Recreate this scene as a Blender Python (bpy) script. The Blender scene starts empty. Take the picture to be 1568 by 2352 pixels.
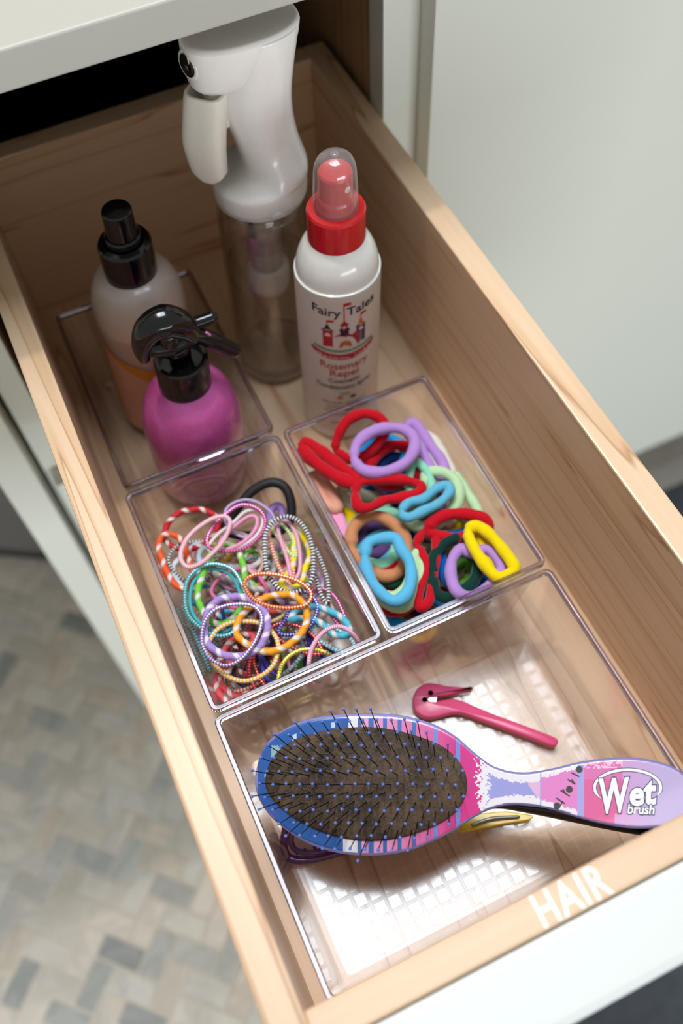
import bpy, bmesh, math, random
import numpy as np
from mathutils import Vector, Matrix
PI = math.pi
SC = bpy.context.scene
COL = SC.collection
random.seed(7)
def zone(x, y, B):
    c = ('left', 'middle', 'right')[min(2, int(3*(x-B[0])/(B[1]-B[0])))]; rr = ('front', 'centre', 'back')[min(2, int(3*(y-B[2])/(B[3]-B[2])))]
    return 'at the very centre' if (rr, c) == ('centre', 'middle') else ('at the '+rr+' '+c if rr != 'centre' else 'halfway along the '+c+' side')
# all sizes below are centimetres; the rims of the acrylic bins are z = 0, the tiled floor is z = FL
FL = -65.0
def K(p): return Vector((p[0]/100, p[1]/100, (p[2]-FL)/100))

# ---------------------------------------------------------------- camera
CM = np.array([[0.9067675, 0.3800493, -0.1825794], [-0.4200108, 0.7762741, -0.4700952], [-0.0369276, 0.5029524, 0.8635249]])
CC = np.array([1.18969, -17.54958, 47.28826]); FPX = 2174.55
cd = bpy.data.cameras.new('camera'); cam = bpy.data.objects.new('camera', cd); COL.objects.link(cam)
m4 = Matrix([list(CM[i]) + [0] for i in range(3)] + [[0, 0, 0, 1]]); m4.translation = K(CC)
cam.matrix_world = m4
cd.sensor_fit = 'VERTICAL'; cd.sensor_height = 36; cd.sensor_width = 24; cd.lens = FPX/2352*36
cd.clip_start = 0.02
cd.dof.use_dof = True; cd.dof.focus_distance = 0.485; cd.dof.aperture_fstop = 4.2
SC.camera = cam
# ---------------------------------------------------------------- world and lights
w = bpy.data.worlds.new('world'); SC.world = w; w.use_nodes = True
w.node_tree.nodes['Background'].inputs[0].default_value = (1.0, 0.985, 0.95, 1)
w.node_tree.nodes['Background'].inputs[1].default_value = 0.33
def lamp(name, kind, loc, energy, color, **kw):
    l = bpy.data.lights.new(name, kind); o = bpy.data.objects.new(name, l); COL.objects.link(o)
    o.location = K(loc); l.energy = energy; l.color = color
    for k, v in kw.items(): setattr(l, k, v)
    return o
sky = lamp('ceiling_panel_light', 'AREA', (27, 43, 180), 29, (0.80, 0.90, 1.0), shape='RECTANGLE', size=.76, size_y=.94)
spot = lamp('ceiling_downlight', 'POINT', (2, 50, 178), 32, (1.0, 0.83, 0.66), shadow_soft_size=.035)
front_fill = lamp('front_fill_light', 'AREA', (40, -250, -28), 56, (0.90, 0.96, 1.0), shape='RECTANGLE', size=2.0, size_y=.74)  # added low fill lamp that brightens the door fronts, no actual window
front_fill.rotation_euler = (PI/2, 0, 0)
SC.view_settings.view_transform = 'Standard'; SC.view_settings.look = 'None'
SC.view_settings.gamma = 1; SC.view_settings.use_curve_mapping = False
SC.view_settings.exposure = 0.0
SC.cycles.transparent_max_bounces = 40; SC.cycles.max_bounces = 16; SC.cycles.transmission_bounces = 12

# ---------------------------------------------------------------- geometry helpers
def ray(u, v): return CM @ np.array([(u-784)/FPX, -(v-1176)/FPX, -1.0])
def onz(u, v, z): d = ray(u, v); return CC + d*(z-CC[2])/d[2]
def ony(u, v, y): d = ray(u, v); return CC + d*(y-CC[1])/d[1]
def onx(u, v, x): d = ray(u, v); return CC + d*(x-CC[0])/d[0]
def onpl(u, v, p0, n): d = ray(u, v); return CC + d*(n @ (p0-CC))/(n @ d)

def tag(o, label=None, cat=None, group=None, kind=None):
    if label: o['label'] = label
    if cat: o['category'] = cat
    if group: o['group'] = group
    if kind: o['kind'] = kind
    return o
ORG = {}
def thing(name, org, label, cat, group=None, kind=None):
    o = bpy.data.objects.new(name, None); COL.objects.link(o); o.location = K(org); ORG[o] = np.array(org, float)
    o.empty_display_size = .02
    return tag(o, label, cat, group, kind)
def mesh(name, vs, fs, mats, parent=None, org=None, smooth=False, mi=None, uv=None, cols=None):
    """vs absolute in cm -> one mesh object (origin org, or the origin of its thing)"""
    vs = np.asarray(vs, float)
    if parent is not None: org = ORG[parent]
    elif org is None: org = np.array([(vs[:, 0].min()+vs[:, 0].max())/2, (vs[:, 1].min()+vs[:, 1].max())/2, vs[:, 2].min()])
    org = np.asarray(org, float)
    me = bpy.data.meshes.new(name); me.from_pydata(((vs-org)/100).tolist(), [], fs)
    if not isinstance(mats, (list, tuple)): mats = [mats]
    for m in mats: me.materials.append(m)
    if mi is not None: me.polygons.foreach_set('material_index', mi)
    if smooth: me.polygons.foreach_set('use_smooth', [True]*len(me.polygons))
    if uv is not None:
        ul = me.uv_layers.new(name='UVMap'); li = np.empty(len(me.loops), int); me.loops.foreach_get('vertex_index', li)
        if callable(uv): ul.data.foreach_set('uv', np.asarray(uv(me, li), float).ravel())
        else: ul.data.foreach_set('uv', np.asarray(uv, float).ravel())
    if cols is not None:
        ca = me.color_attributes.new('print', 'FLOAT_COLOR', 'CORNER')
        arr = np.ones((len(me.loops), 4)); k = 0
        for i, p in enumerate(me.polygons):
            arr[p.loop_start:p.loop_start+p.loop_total, :3] = cols[i]
        ca.data.foreach_set('color', arr.ravel())
    me.update()
    o = bpy.data.objects.new(name, me); COL.objects.link(o)
    if parent is not None: o.parent = parent; ORG[o] = org
    else: o.location = K(org); ORG[o] = org
    return o
def box(x0, x1, y0, y1, z0, z1, b=0.0):
    bm = bmesh.new()
    r = bmesh.ops.create_cube(bm, size=1)
    for v in bm.verts:
        v.co = Vector(((x0+x1)/2+v.co.x*(x1-x0), (y0+y1)/2+v.co.y*(y1-y0), (z0+z1)/2+v.co.z*(z1-z0)))
    if b > 0: bmesh.ops.bevel(bm, geom=list(bm.edges), offset=b, segments=2, profile=.6, affect='EDGES')
    vs = [tuple(v.co) for v in bm.verts]; bm.verts.index_update(); fs = [[v.index for v in f.verts] for f in bm.faces]; bm.free()
    return vs, fs
def boxo(name, dims, mat, parent=None, b=.08, **kw):
    vs, fs = box(*dims, b); return mesh(name, vs, fs, mat, parent, **kw)
def join(parts):
    V, F = [], []
    for vs, fs in parts:
        n = len(V); V.extend([tuple(v) for v in vs]); F.extend([[i+n for i in f] for f in fs])
    return V, F
def lathe(prof, base, lean=(0, 0), seg=48, cap=True):
    """prof list of (r, h); base = foot of the axis; lean = sideways shift per cm of height"""
    V, F = [], []
    for r, h in prof:
        cx, cy = base[0]+lean[0]*h, base[1]+lean[1]*h
        for k in range(seg):
            a = 2*PI*k/seg; V.append((cx+r*math.cos(a), cy+r*math.sin(a), base[2]+h))
    for i in range(len(prof)-1):
        for k in range(seg):
            a, b = i*seg+k, i*seg+(k+1) % seg; F.append((a, b, b+seg, a+seg))
    if cap:
        F.append(tuple(range(seg))[::-1]); F.append(tuple(range((len(prof)-1)*seg, len(prof)*seg)))
    return V, F
def smoothprof(pts, n=6):
    out = []; P = [np.array(p, float) for p in pts]
    for i in range(len(P)-1):
        p0, p1, p2, p3 = P[max(i-1, 0)], P[i], P[i+1], P[min(i+2, len(P)-1)]
        for k in range(n):
            t = k/n; out.append(tuple(.5*((2*p1)+(p2-p0)*t+(2*p0-5*p1+4*p2-p3)*t*t+(3*p1-p0-3*p2+p3)*t**3)))
    out.append(tuple(P[-1])); return out
def catmull(P, n, closed=True):
    P = np.asarray(P, float); m = len(P); out = []
    segs = m if closed else m-1
    for i in range(segs):
        if closed: p0, p1, p2, p3 = P[i-1], P[i], P[(i+1) % m], P[(i+2) % m]
        else: p0, p1, p2, p3 = P[max(i-1, 0)], P[i], P[i+1], P[min(i+2, m-1)]
        for k in range(n):
            t = k/n; out.append(.5*((2*p1)+(p2-p0)*t+(2*p0-5*p1+4*p2-p3)*t*t+(3*p1-p0-3*p2+p3)*t**3))
    if not closed: out.append(P[-1])
    return np.array(out)
def resample(P, N, closed=True):
    Q = np.vstack([P, P[:1]]) if closed else P
    s = np.concatenate([[0], np.cumsum(np.linalg.norm(np.diff(Q, axis=0), axis=1))])
    t = np.linspace(0, s[-1], N+1)[:-1] if closed else np.linspace(0, s[-1], N)
    return np.array([np.interp(t, s, Q[:, i]) for i in range(3)]).T, s[-1]
def tube(P, rad, seg=10, closed=True, lobes=0, twist=0.0, flat=1.0, L=None):
    """tube along P; rad float or array; lobes>0 = rope section turning by twist (turns per cm)"""
    N = len(P); rad = np.broadcast_to(np.asarray(rad, float), (N,))
    if closed: T = np.roll(P, -1, 0)-np.roll(P, 1, 0)
    else:
        T = np.gradient(P, axis=0)
    T /= np.linalg.norm(T, axis=1)[:, None]+1e-12
    up = np.array([0, 0, 1.0]); n = up-T[0]*(up @ T[0])
    if np.linalg.norm(n) < .05: n = np.array([1.0, 0, 0])-T[0]*T[0][0]
    n /= np.linalg.norm(n); Ns = [n]
    for i in range(1, N):
        n = Ns[-1]-T[i]*(Ns[-1] @ T[i]); n /= np.linalg.norm(n); Ns.append(n)
    Ns = np.array(Ns); corr = 0
    if closed:
        n = Ns[-1]-T[0]*(Ns[-1] @ T[0]); n /= np.linalg.norm(n)
        corr = math.atan2(np.cross(n, Ns[0]) @ T[0], n @ Ns[0])
    if L is None: L = np.linalg.norm(np.diff(P, axis=0), axis=1).sum()
    turns = round(twist*L) if closed else twist*L
    V = []
    for i in range(N):
        B = np.cross(T[i], Ns[i]); a0 = corr*i/N
        for k in range(seg):
            th = 2*PI*k/seg; r = rad[i]
            if lobes: r = r*(.84+.2*abs(math.cos((th*lobes-2*PI*turns*i/N)/2)))
            V.append(P[i]+r*(Ns[i]*math.cos(th+a0)+B*math.sin(th+a0)*flat))
    F = []; UV = []
    rng = N if closed else N-1
    for i in range(rng):
        j = (i+1) % N
        for k in range(seg):
            l = (k+1) % seg
            F.append((i*seg+k, j*seg+k, j*seg+l, i*seg+l))
            u0, u1, v0, v1 = i/N, (i+1)/N, k/seg, (k+1)/seg
            UV += [(u0, v0), (u1, v0), (u1, v1), (u0, v1)]
    if not closed:
        F.append(tuple(range(seg))[::-1]); F.append(tuple(range((N-1)*seg, N*seg))); UV += [(0, 0)]*(2*seg)
    return V, F, UV
def capsule(P, rad, seg=14, n=8, flat=1.0):
    """open sweep with rounded ends"""
    C = catmull(P, n, False); s = np.linspace(0, len(P)-1, len(C)); R = np.interp(s, range(len(P)), rad)
    d0 = C[0]-C[1]; d0 /= np.linalg.norm(d0); d1 = C[-1]-C[-2]; d1 /= np.linalg.norm(d1)
    pre = [(C[0]+d0*R[0]*math.sin(a), R[0]*math.cos(a)) for a in np.linspace(PI/2*.97, PI/10, 5)]
    post = [(C[-1]+d1*R[-1]*math.sin(a), R[-1]*math.cos(a)) for a in np.linspace(PI/10, PI/2*.97, 5)]
    PP = np.array([p for p, _ in pre]+list(C)+[p for p, _ in post]); RR = np.array([r for _, r in pre]+list(R)+[r for _, r in post])
    V, F, _ = tube(PP, RR, seg, False, flat=flat); return V, F
def slab(outline, n, th, bev=.08):
    """rounded flat solid: outline list of 3D points on its top face, n = up normal"""
    O = np.array(outline, float); N = len(O)
    nx = np.roll(O, -1, 0)-np.roll(O, 1, 0); nx /= np.linalg.norm(nx, axis=1)[:, None]
    inn = np.cross(n, nx); area = 0
    c = O.mean(0)
    for i in range(N): area += np.cross(O[i]-c, O[(i+1) % N]-c) @ n
    if area < 0: inn = -inn
    rings = [(0.9, 0), (.3, .3), (0, 1.0)]
    V = []; 
    for a, b in rings: V.append(O+inn*bev*a-n*bev*b)
    for a, b in rings[::-1]: V.append(O+inn*bev*a-n*(th-bev*b))
    R = len(V); V = np.vstack(V); F = []
    for r in range(R-1):
        for i in range(N): j = (i+1) % N; F.append((r*N+i, r*N+j, (r+1)*N+j, (r+1)*N+i))
    F.append(tuple(range(N))[::-1]); F.append(tuple(range((R-1)*N, R*N)))
    return V, F
def text_mesh(s, size=1.0, offset=0.0, align='CENTER', shear=0.0, space=1.0):
    cu = bpy.data.curves.new('t', 'FONT'); cu.body = s; cu.size = size; cu.offset = offset; cu.align_x = align; cu.shear = shear
    cu.space_character = space; cu.resolution_u = 4; cu.fill_mode = 'FRONT'
    o = bpy.data.objects.new('t', cu); COL.objects.link(o)
    dg = bpy.context.evaluated_depsgraph_get(); dg.update()
    me = bpy.data.meshes.new_from_object(o.evaluated_get(dg))
    V = [tuple(v.co) for v in me.vertices]; F = [list(p.vertices) for p in me.polygons]
    bpy.data.objects.remove(o); bpy.data.curves.remove(cu); bpy.data.meshes.remove(me)
    return V, F

def rrect(x0, x1, y0, y1, r, z, n=5):
    out = []
    for cx, cy, a0 in ((x1-r, y1-r, 0), (x0+r, y1-r, PI/2), (x0+r, y0+r, PI), (x1-r, y0+r, 3*PI/2)):
        for k in range(n+1): a = a0+PI/2*k/n; out.append((cx+r*math.cos(a), cy+r*math.sin(a), z))
    return out
def rings(Rs, cap0=True, cap1=True):
    V = [p for r in Rs for p in r]; n = len(Rs[0]); F = []
    for i in range(len(Rs)-1):
        for k in range(n): a, b = i*n+k, i*n+(k+1) % n; F.append((a, b, b+n, a+n))
    if cap0: F.append(tuple(range(n))[::-1])
    if cap1: F.append(tuple(range((len(Rs)-1)*n, len(Rs)*n)))
    return V, F
# ---------------------------------------------------------------- material helpers
def lin(c):
    if isinstance(c, str): c = tuple(int(c[i:i+2], 16) for i in (0, 2, 4))
    return tuple(((x/255)/12.92 if x/255 <= .04045 else ((x/255+.055)/1.055)**2.4) for x in c)+(1,)
MC = {}
def newmat(name):
    m = bpy.data.materials.new(name); m.use_nodes = True; nt = m.node_tree; bs = nt.nodes['Principled BSDF']
    return m, nt, bs
def N(nt, t, **kw):
    n = nt.nodes.new(t)
    for k, v in kw.items():
        if k in ('op',): n.operation = v
        elif isinstance(k, str) and k.startswith('i_'): n.inputs[k[2:].replace('_', ' ')].default_value = v
        else: setattr(n, k, v)
    return n
def plain(name, c, rough=.5, spec=.5, coat=0, bump=0, bscale=200, metallic=0, sheen=0, sss=0, vary=0):
    key = (name, str(c), rough)
    if key in MC: return MC[key]
    m, nt, bs = newmat(name); bs.inputs['Base Color'].default_value = lin(c); bs.inputs['Roughness'].default_value = rough
    bs.inputs['Specular IOR Level'].default_value = spec; bs.inputs['Metallic'].default_value = metallic
    bs.inputs['Coat Weight'].default_value = coat; bs.inputs['Coat Roughness'].default_value = .04
    bs.inputs['Sheen Weight'].default_value = sheen; bs.inputs['Sheen Roughness'].default_value = .4
    if sss: bs.inputs['Subsurface Weight'].default_value = sss; bs.inputs['Subsurface Radius'].default_value = (1, .8, .6); bs.inputs['Subsurface Scale'].default_value = .004
    tc = N(nt, 'ShaderNodeTexCoord'); no = N(nt, 'ShaderNodeTexNoise'); no.inputs['Scale'].default_value = bscale; no.inputs['Detail'].default_value = 4
    nt.links.new(tc.outputs['Object'], no.inputs['Vector'])
    if bump:
        b = N(nt, 'ShaderNodeBump'); b.inputs['Strength'].default_value = bump; b.inputs['Distance'].default_value = .0006
        nt.links.new(no.outputs['Fac'], b.inputs['Height']); nt.links.new(b.outputs['Normal'], bs.inputs['Normal'])
    v = vary or .04
    mx = N(nt, 'ShaderNodeMix', data_type='RGBA', blend_type='MULTIPLY'); mx.inputs[0].default_value = 1
    mr = N(nt, 'ShaderNodeMapRange'); mr.inputs[3].default_value = 1-v; mr.inputs[4].default_value = 1+v
    nt.links.new(no.outputs['Fac'], mr.inputs[0]); mx.inputs[6].default_value = lin(c); nt.links.new(mr.outputs[0], mx.inputs[7])
    nt.links.new(mx.outputs[2], bs.inputs['Base Color'])
    MC[key] = m; return m
def wood(name, c1, c2, c3, axis, scale=1.0, rough=.42):
    """maple: axis = grain direction 0/1/2"""
    m, nt, bs = newmat(name); tc = N(nt, 'ShaderNodeTexCoord'); L = nt.links.new
    mp = N(nt, 'ShaderNodeMapping'); s = [22*scale]*3; s[axis] = 1.0*scale; mp.inputs['Scale'].default_value = s
    geo = N(nt, 'ShaderNodeNewGeometry'); L(geo.outputs['Position'], mp.inputs['Vector'])
    n1 = N(nt, 'ShaderNodeTexNoise'); n1.inputs['Scale'].default_value = 1.0; n1.inputs['Detail'].default_value = 3; n1.inputs['Distortion'].default_value = .25
    L(mp.outputs[0], n1.inputs['Vector'])
    # growth lines from contours of the stretched noise
    mul = N(nt, 'ShaderNodeMath', op='MULTIPLY'); mul.inputs[1].default_value = 9; L(n1.outputs['Fac'], mul.inputs[0])
    fr = N(nt, 'ShaderNodeMath', op='FRACT'); L(mul.outputs[0], fr.inputs[0])
    rp = N(nt, 'ShaderNodeValToRGB'); e = rp.color_ramp.elements; e[0].position = 0; e[0].color = lin(c1); e[1].position = 1; e[1].color = lin(c1)
    x = e.new(.62); x.color = lin(c1); x = e.new(.90); x.color = lin(c2); x = e.new(.95); x.color = lin(c3); x = e.new(.99); x.color = lin(c1)
    L(fr.outputs[0], rp.inputs[0])
    mp2 = N(nt, 'ShaderNodeMapping'); s2 = [260]*3; s2[axis] = 9; mp2.inputs['Scale'].default_value = s2; L(geo.outputs['Position'], mp2.inputs['Vector'])
    n2 = N(nt, 'ShaderNodeTexNoise'); n2.inputs['Scale'].default_value = 1; n2.inputs['Detail'].default_value = 4; L(mp2.outputs[0], n2.inputs['Vector'])
    mr = N(nt, 'ShaderNodeMapRange'); mr.inputs[3].default_value = .9; mr.inputs[4].default_value = 1.1; L(n2.outputs['Fac'], mr.inputs[0])
    mx = N(nt, 'ShaderNodeMix', data_type='RGBA', blend_type='MULTIPLY'); mx.inputs[0].default_value = 1; L(rp.outputs[0], mx.inputs[6]); L(mr.outputs[0], mx.inputs[7])
    L(mx.outputs[2], bs.inputs['Base Color']); bs.inputs['Roughness'].default_value = rough
    bs.inputs['Coat Weight'].default_value = .25; bs.inputs['Coat Roughness'].default_value = .25
    b = N(nt, 'ShaderNodeBump'); b.inputs['Strength'].default_value = .15; b.inputs['Distance'].default_value = .0004
    L(n2.outputs['Fac'], b.inputs['Height']); L(b.outputs[0], bs.inputs['Normal'])
    return m
def clear(name, tint=(.97, .97, .97), rough=.015, f0=.045, extra=0.0, body=0.0, bodycol='ffffff', ribs=False):
    """clear plastic wall: see-through plus a mirror share that grows towards grazing; body = share of milky plastic"""
    m, nt, bs = newmat(name); L = nt.links.new; out = nt.nodes['Material Output']
    tr = N(nt, 'ShaderNodeBsdfTransparent'); tr.inputs[0].default_value = (*tint, 1)
    gl = N(nt, 'ShaderNodeBsdfGlossy'); gl.inputs['Roughness'].default_value = rough
    lw = N(nt, 'ShaderNodeLayerWeight'); lw.inputs[0].default_value = .5
    pw = N(nt, 'ShaderNodeMath', op='POWER'); pw.inputs[1].default_value = 4.5; L(lw.outputs['Facing'], pw.inputs[0])
    mr = N(nt, 'ShaderNodeMapRange'); mr.inputs[3].default_value = f0; mr.inputs[4].default_value = .95; L(pw.outputs[0], mr.inputs[0])
    mx = N(nt, 'ShaderNodeMixShader'); L(mr.outputs[0], mx.inputs[0]); L(tr.outputs[0], mx.inputs[1]); L(gl.outputs[0], mx.inputs[2])
    last = mx
    if body:
        df = N(nt, 'ShaderNodeBsdfPrincipled'); df.inputs['Base Color'].default_value = lin(bodycol); df.inputs['Roughness'].default_value = .35
        m2 = N(nt, 'ShaderNodeMixShader'); m2.inputs[0].default_value = body; L(mx.outputs[0], m2.inputs[1]); L(df.outputs[0], m2.inputs[2]); last = m2
    L(last.outputs[0], out.inputs[0])
    no = N(nt, 'ShaderNodeTexNoise'); no.inputs['Scale'].default_value = 14; b = N(nt, 'ShaderNodeBump'); b.inputs['Strength'].default_value = .04; b.inputs['Distance'].default_value = .002
    L(no.outputs['Fac'], b.inputs['Height']); L(b.outputs[0], gl.inputs['Normal'])
    return m
def stripe(ca, cb, rough=.55, duty=.5, L_=8.0, freq=4.0, skew=0.0, metal=0.0, soft=.12, spark=False):
    """two-colour yarn: stripes along the loop (u) that turn round it (v)"""
    n_ = max(1, round(L_*freq)); key = ('s', str(ca), str(cb), duty, n_, skew, metal)
    if key in MC: return MC[key]
    m, nt, bs = newmat('yarn'); L = nt.links.new
    uv = N(nt, 'ShaderNodeUVMap'); sx = N(nt, 'ShaderNodeSeparateXYZ'); L(uv.outputs[0], sx.inputs[0])
    a = N(nt, 'ShaderNodeMath', op='MULTIPLY'); a.inputs[1].default_value = n_; L(sx.outputs[0], a.inputs[0])
    b = N(nt, 'ShaderNodeMath', op='MULTIPLY'); b.inputs[1].default_value = skew; L(sx.outputs[1], b.inputs[0])
    s = N(nt, 'ShaderNodeMath', op='ADD'); L(a.outputs[0], s.inputs[0]); L(b.outputs[0], s.inputs[1])
    f = N(nt, 'ShaderNodeMath', op='FRACT'); L(s.outputs[0], f.inputs[0])
    rp = N(nt, 'ShaderNodeValToRGB'); e = rp.color_ramp.elements
    e[0].position = 0; e[0].color = lin(ca); e[1].position = 1; e[1].color = lin(ca)
    for p, c in ((max(.01, (1-duty)/2-soft/2), ca), ((1-duty)/2+soft/2, cb), ((1+duty)/2-soft/2, cb), (min(.99, (1+duty)/2+soft/2), ca)):
        x = e.new(p); x.color = lin(c)
    L(f.outputs[0], rp.inputs[0]); L(rp.outputs[0], bs.inputs['Base Color']); bs.inputs['Roughness'].default_value = rough
    if metal:
        mt = N(nt, 'ShaderNodeMapRange'); mt.inputs[1].default_value = .35; mt.inputs[2].default_value = .5; mt.inputs[4].default_value = metal
        L(f.outputs[0], mt.inputs[0]); L(mt.outputs[0], bs.inputs['Metallic']); bs.inputs['Roughness'].default_value = .3
    bp = N(nt, 'ShaderNodeBump'); bp.inputs['Strength'].default_value = .35; bp.inputs['Distance'].default_value = .0006
    L(f.outputs[0], bp.inputs['Height']); L(bp.outputs[0], bs.inputs['Normal']); MC[key] = m
    return m
def printmat():
    m, nt, bs = newmat('printed_lacquer'); a = N(nt, 'ShaderNodeVertexColor'); a.layer_name = 'print'
    nt.links.new(a.outputs[0], bs.inputs['Base Color']); bs.inputs['Roughness'].default_value = .28; bs.inputs['Coat Weight'].default_value = .5; bs.inputs['Coat Roughness'].default_value = .08
    return m

MAP = ('E0C09E', 'D5AF88', 'B88A64')
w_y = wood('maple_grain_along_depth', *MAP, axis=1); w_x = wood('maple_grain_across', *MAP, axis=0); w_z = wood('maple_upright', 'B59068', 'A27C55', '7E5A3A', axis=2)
w_top = wood('maple_edge_grain', 'EAD2AE', 'DFC097', 'C39B6C', axis=1, scale=2.2)
paint = plain('cream_cabinet_paint', 'DADBD0', .32, coat=.15, bscale=6, vary=.015)
paint2 = plain('white_satin_paint', 'DCE1DF', .35, coat=.1, bscale=6, vary=.01)
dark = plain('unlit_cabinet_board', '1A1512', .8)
stone = plain('pale_quartz', 'AFAEA5', .25, coat=.3, bscale=9, vary=.03)

# ================================================================ SETTING
fl = boxo('floor', (-140, 140, -120, 100, FL-3, FL-.12), plain('grey_grout', 'C9C2B8', .85, bump=.4, bscale=300), b=0, kind=None) if False else None
def setting(name, dims, mat, b=0): 
    o = boxo(name, dims, mat, b=b); o['kind'] = 'structure'; return o
floor = setting('floor', (-140, 140, -120, 90, FL-3, FL-.10), plain('grey_grout', 'E2DACE', .85, bump=.3, bscale=300))
wall = setting('wall_back', (-140, 140, 85, 95, FL, 190), plain('wall_plaster', 'C9C4BA', .8))
def tilemat():
    m, nt, bs = newmat('marble_tile'); L = nt.links.new
    oi = N(nt, 'ShaderNodeObjectInfo'); rp = N(nt, 'ShaderNodeValToRGB'); e = rp.color_ramp.elements
    e[0].color = lin('E8DFD2'); e[0].position = 0; e[1].color = lin('A0A4A2'); e[1].position = 1
    for p, c in ((.3, 'E2DCD0'), (.5, 'DAD8D0'), (.65, 'E2D6C4'), (.8, 'D0D0C8'), (.92, 'BBBDB8')): x = e.new(p); x.color = lin(c)
    L(oi.outputs['Random'], rp.inputs[0])
    g = N(nt, 'ShaderNodeNewGeometry'); ad = N(nt, 'ShaderNodeVectorMath', op='ADD'); cb = N(nt, 'ShaderNodeCombineXYZ')
    L(oi.outputs['Random'], cb.inputs[2]); ml = N(nt, 'ShaderNodeVectorMath', op='SCALE'); ml.inputs['Scale'].default_value = 7; L(cb.outputs[0], ml.inputs[0])
    L(g.outputs['Position'], ad.inputs[0]); L(ml.outputs[0], ad.inputs[1])
    n = N(nt, 'ShaderNodeTexNoise'); n.inputs['Scale'].default_value = 11; n.inputs['Detail'].default_value = 5; n.inputs['Distortion'].default_value = 1.4; L(ad.outputs[0], n.inputs['Vector'])
    r2 = N(nt, 'ShaderNodeValToRGB'); q = r2.color_ramp.elements; q[0].position = .42; q[0].color = (1, 1, 1, 1); q[1].position = .62; q[1].color = (1, 1, 1, 1); x = q.new(.5); x.color = (.74, .75, .75, 1)
    L(n.outputs['Fac'], r2.inputs[0]); mx = N(nt, 'ShaderNodeMix', data_type='RGBA', blend_type='MULTIPLY'); mx.inputs[0].default_value = .7
    L(rp.outputs[0], mx.inputs[6]); L(r2.outputs[0], mx.inputs[7]); L(mx.outputs[2], bs.inputs['Base Color']); bs.inputs['Roughness'].default_value = .4
    return m
tm = tilemat()
TS = 2.55
vs, fs = box(-TS+.16, TS-.16, -TS/2+.16, TS/2-.16, -.3, 0, .05)
tme = bpy.data.meshes.new('tile'); tme.from_pydata((np.array(vs)/100).tolist(), [], fs); tme.materials.append(tm)
T0 = np.array([-20.88, 20.8]); du = np.array([.7071, -.7071]); dv = np.array([.7071, .7071])   # herringbone laid at 45 degrees to the cabinets
cells = []
for i in range(-60, 60):
    for j in range(-40, 40):
        a, b = i+2*j, -i+2*j
        for kind in (0, 1):
            cu, cv = (a+1, b-.5) if kind == 0 else (a+.5, b-2)
            c = T0+(cu*du+cv*dv)*TS; cells.append((c[0], c[1], kind))
near, far = [], []
for x, y, k in cells:
    if -139 < x < 139 and -118 < y < 84:
        inside = (-46 < x < -3.0 and -15 < y < 62 and y > -20-(x+34)*.75-8 and x < -4-(y*.18))
        (near if inside else far).append((x, y, k))
near.sort(key=lambda c: (c[0]+22)**2+(c[1]-18)**2); far += near[290:]; near = near[:290]
rt = random.Random(3)
for x, y, k in near:
    o = bpy.data.objects.new('tile', tme); COL.objects.link(o); o.parent = floor
    o.location = K((x, y, FL+rt.uniform(-.02, .02)))-floor.location; o.rotation_euler = (0, 0, -PI/4 if k == 0 else PI/4)
V, F = [], []
for x, y, k in far:
    a = -PI/4 if k == 0 else PI/4; c, s = math.cos(a), math.sin(a); n = len(V)
    for (px, py) in ((-1, -1), (1, -1), (1, 1), (-1, 1)):
        lx, ly = px*(TS-.11), py*(TS/2-.11); V.append((x+c*lx-s*ly, y+s*lx+c*ly, FL-.02))
    for k2 in range(4): V.append((V[n+k2][0], V[n+k2][1], FL-.3))
    F += [(n, n+1, n+2, n+3)]+[(n+q, n+4+q, n+4+(q+1) % 4, n+(q+1) % 4) for q in range(4)]
o = mesh('tile', V, F, plain('marble_tile_far', 'D6D2C8', .4, bscale=15, vary=.15), org=ORG[floor]); o.parent = floor; o.location = (0, 0, 0); o['kind'] = 'stuff'

# rug on the right
rug = boxo('rug', (16, 130, -90, 27, FL-.1, FL+.8), plain('charcoal_pile', '4A4E54', .95, bump=1, bscale=60, vary=.35), b=.3)
tag(rug, 'charcoal grey mottled rug on the floor beside the cabinets', 'rug')
# basket in the dark under the counter on the left
wb = thing('waste_basket', (-26, 66, FL), 'dark grey waste basket on the tiles behind the cabinet end panel', 'basket')
ang = math.atan2(-4.2, 6.8); ca_, sa_ = math.cos(ang), math.sin(ang)
def turn(R_): return [(-11.6+x*ca_-y*sa_, 53.0+x*sa_+y*ca_, z) for x, y, z in R_]
V, F = rings([turn(rrect(-28+i_, 0-i_, 0+i_, 20-i_, 3, FL+z)) for i_, z in ((.3, .05), (.1, .5), (0, 2), (-1, 26), (-1.5, 30), (-1.3, 30.4), (-.9, 30), (.4, 2))]); mesh('basket_body', V, F, plain('dark_grey_plastic', '6A6763', .6), wb, smooth=True)
V, F = rings([turn(rrect(-28.2, .2, -.2, 20.2, 3, FL+z)) for z in (0.02, 1.6)]); mesh('base_band', V, F, plain('black_rubber', '2E2E30', .6), wb)

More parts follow.
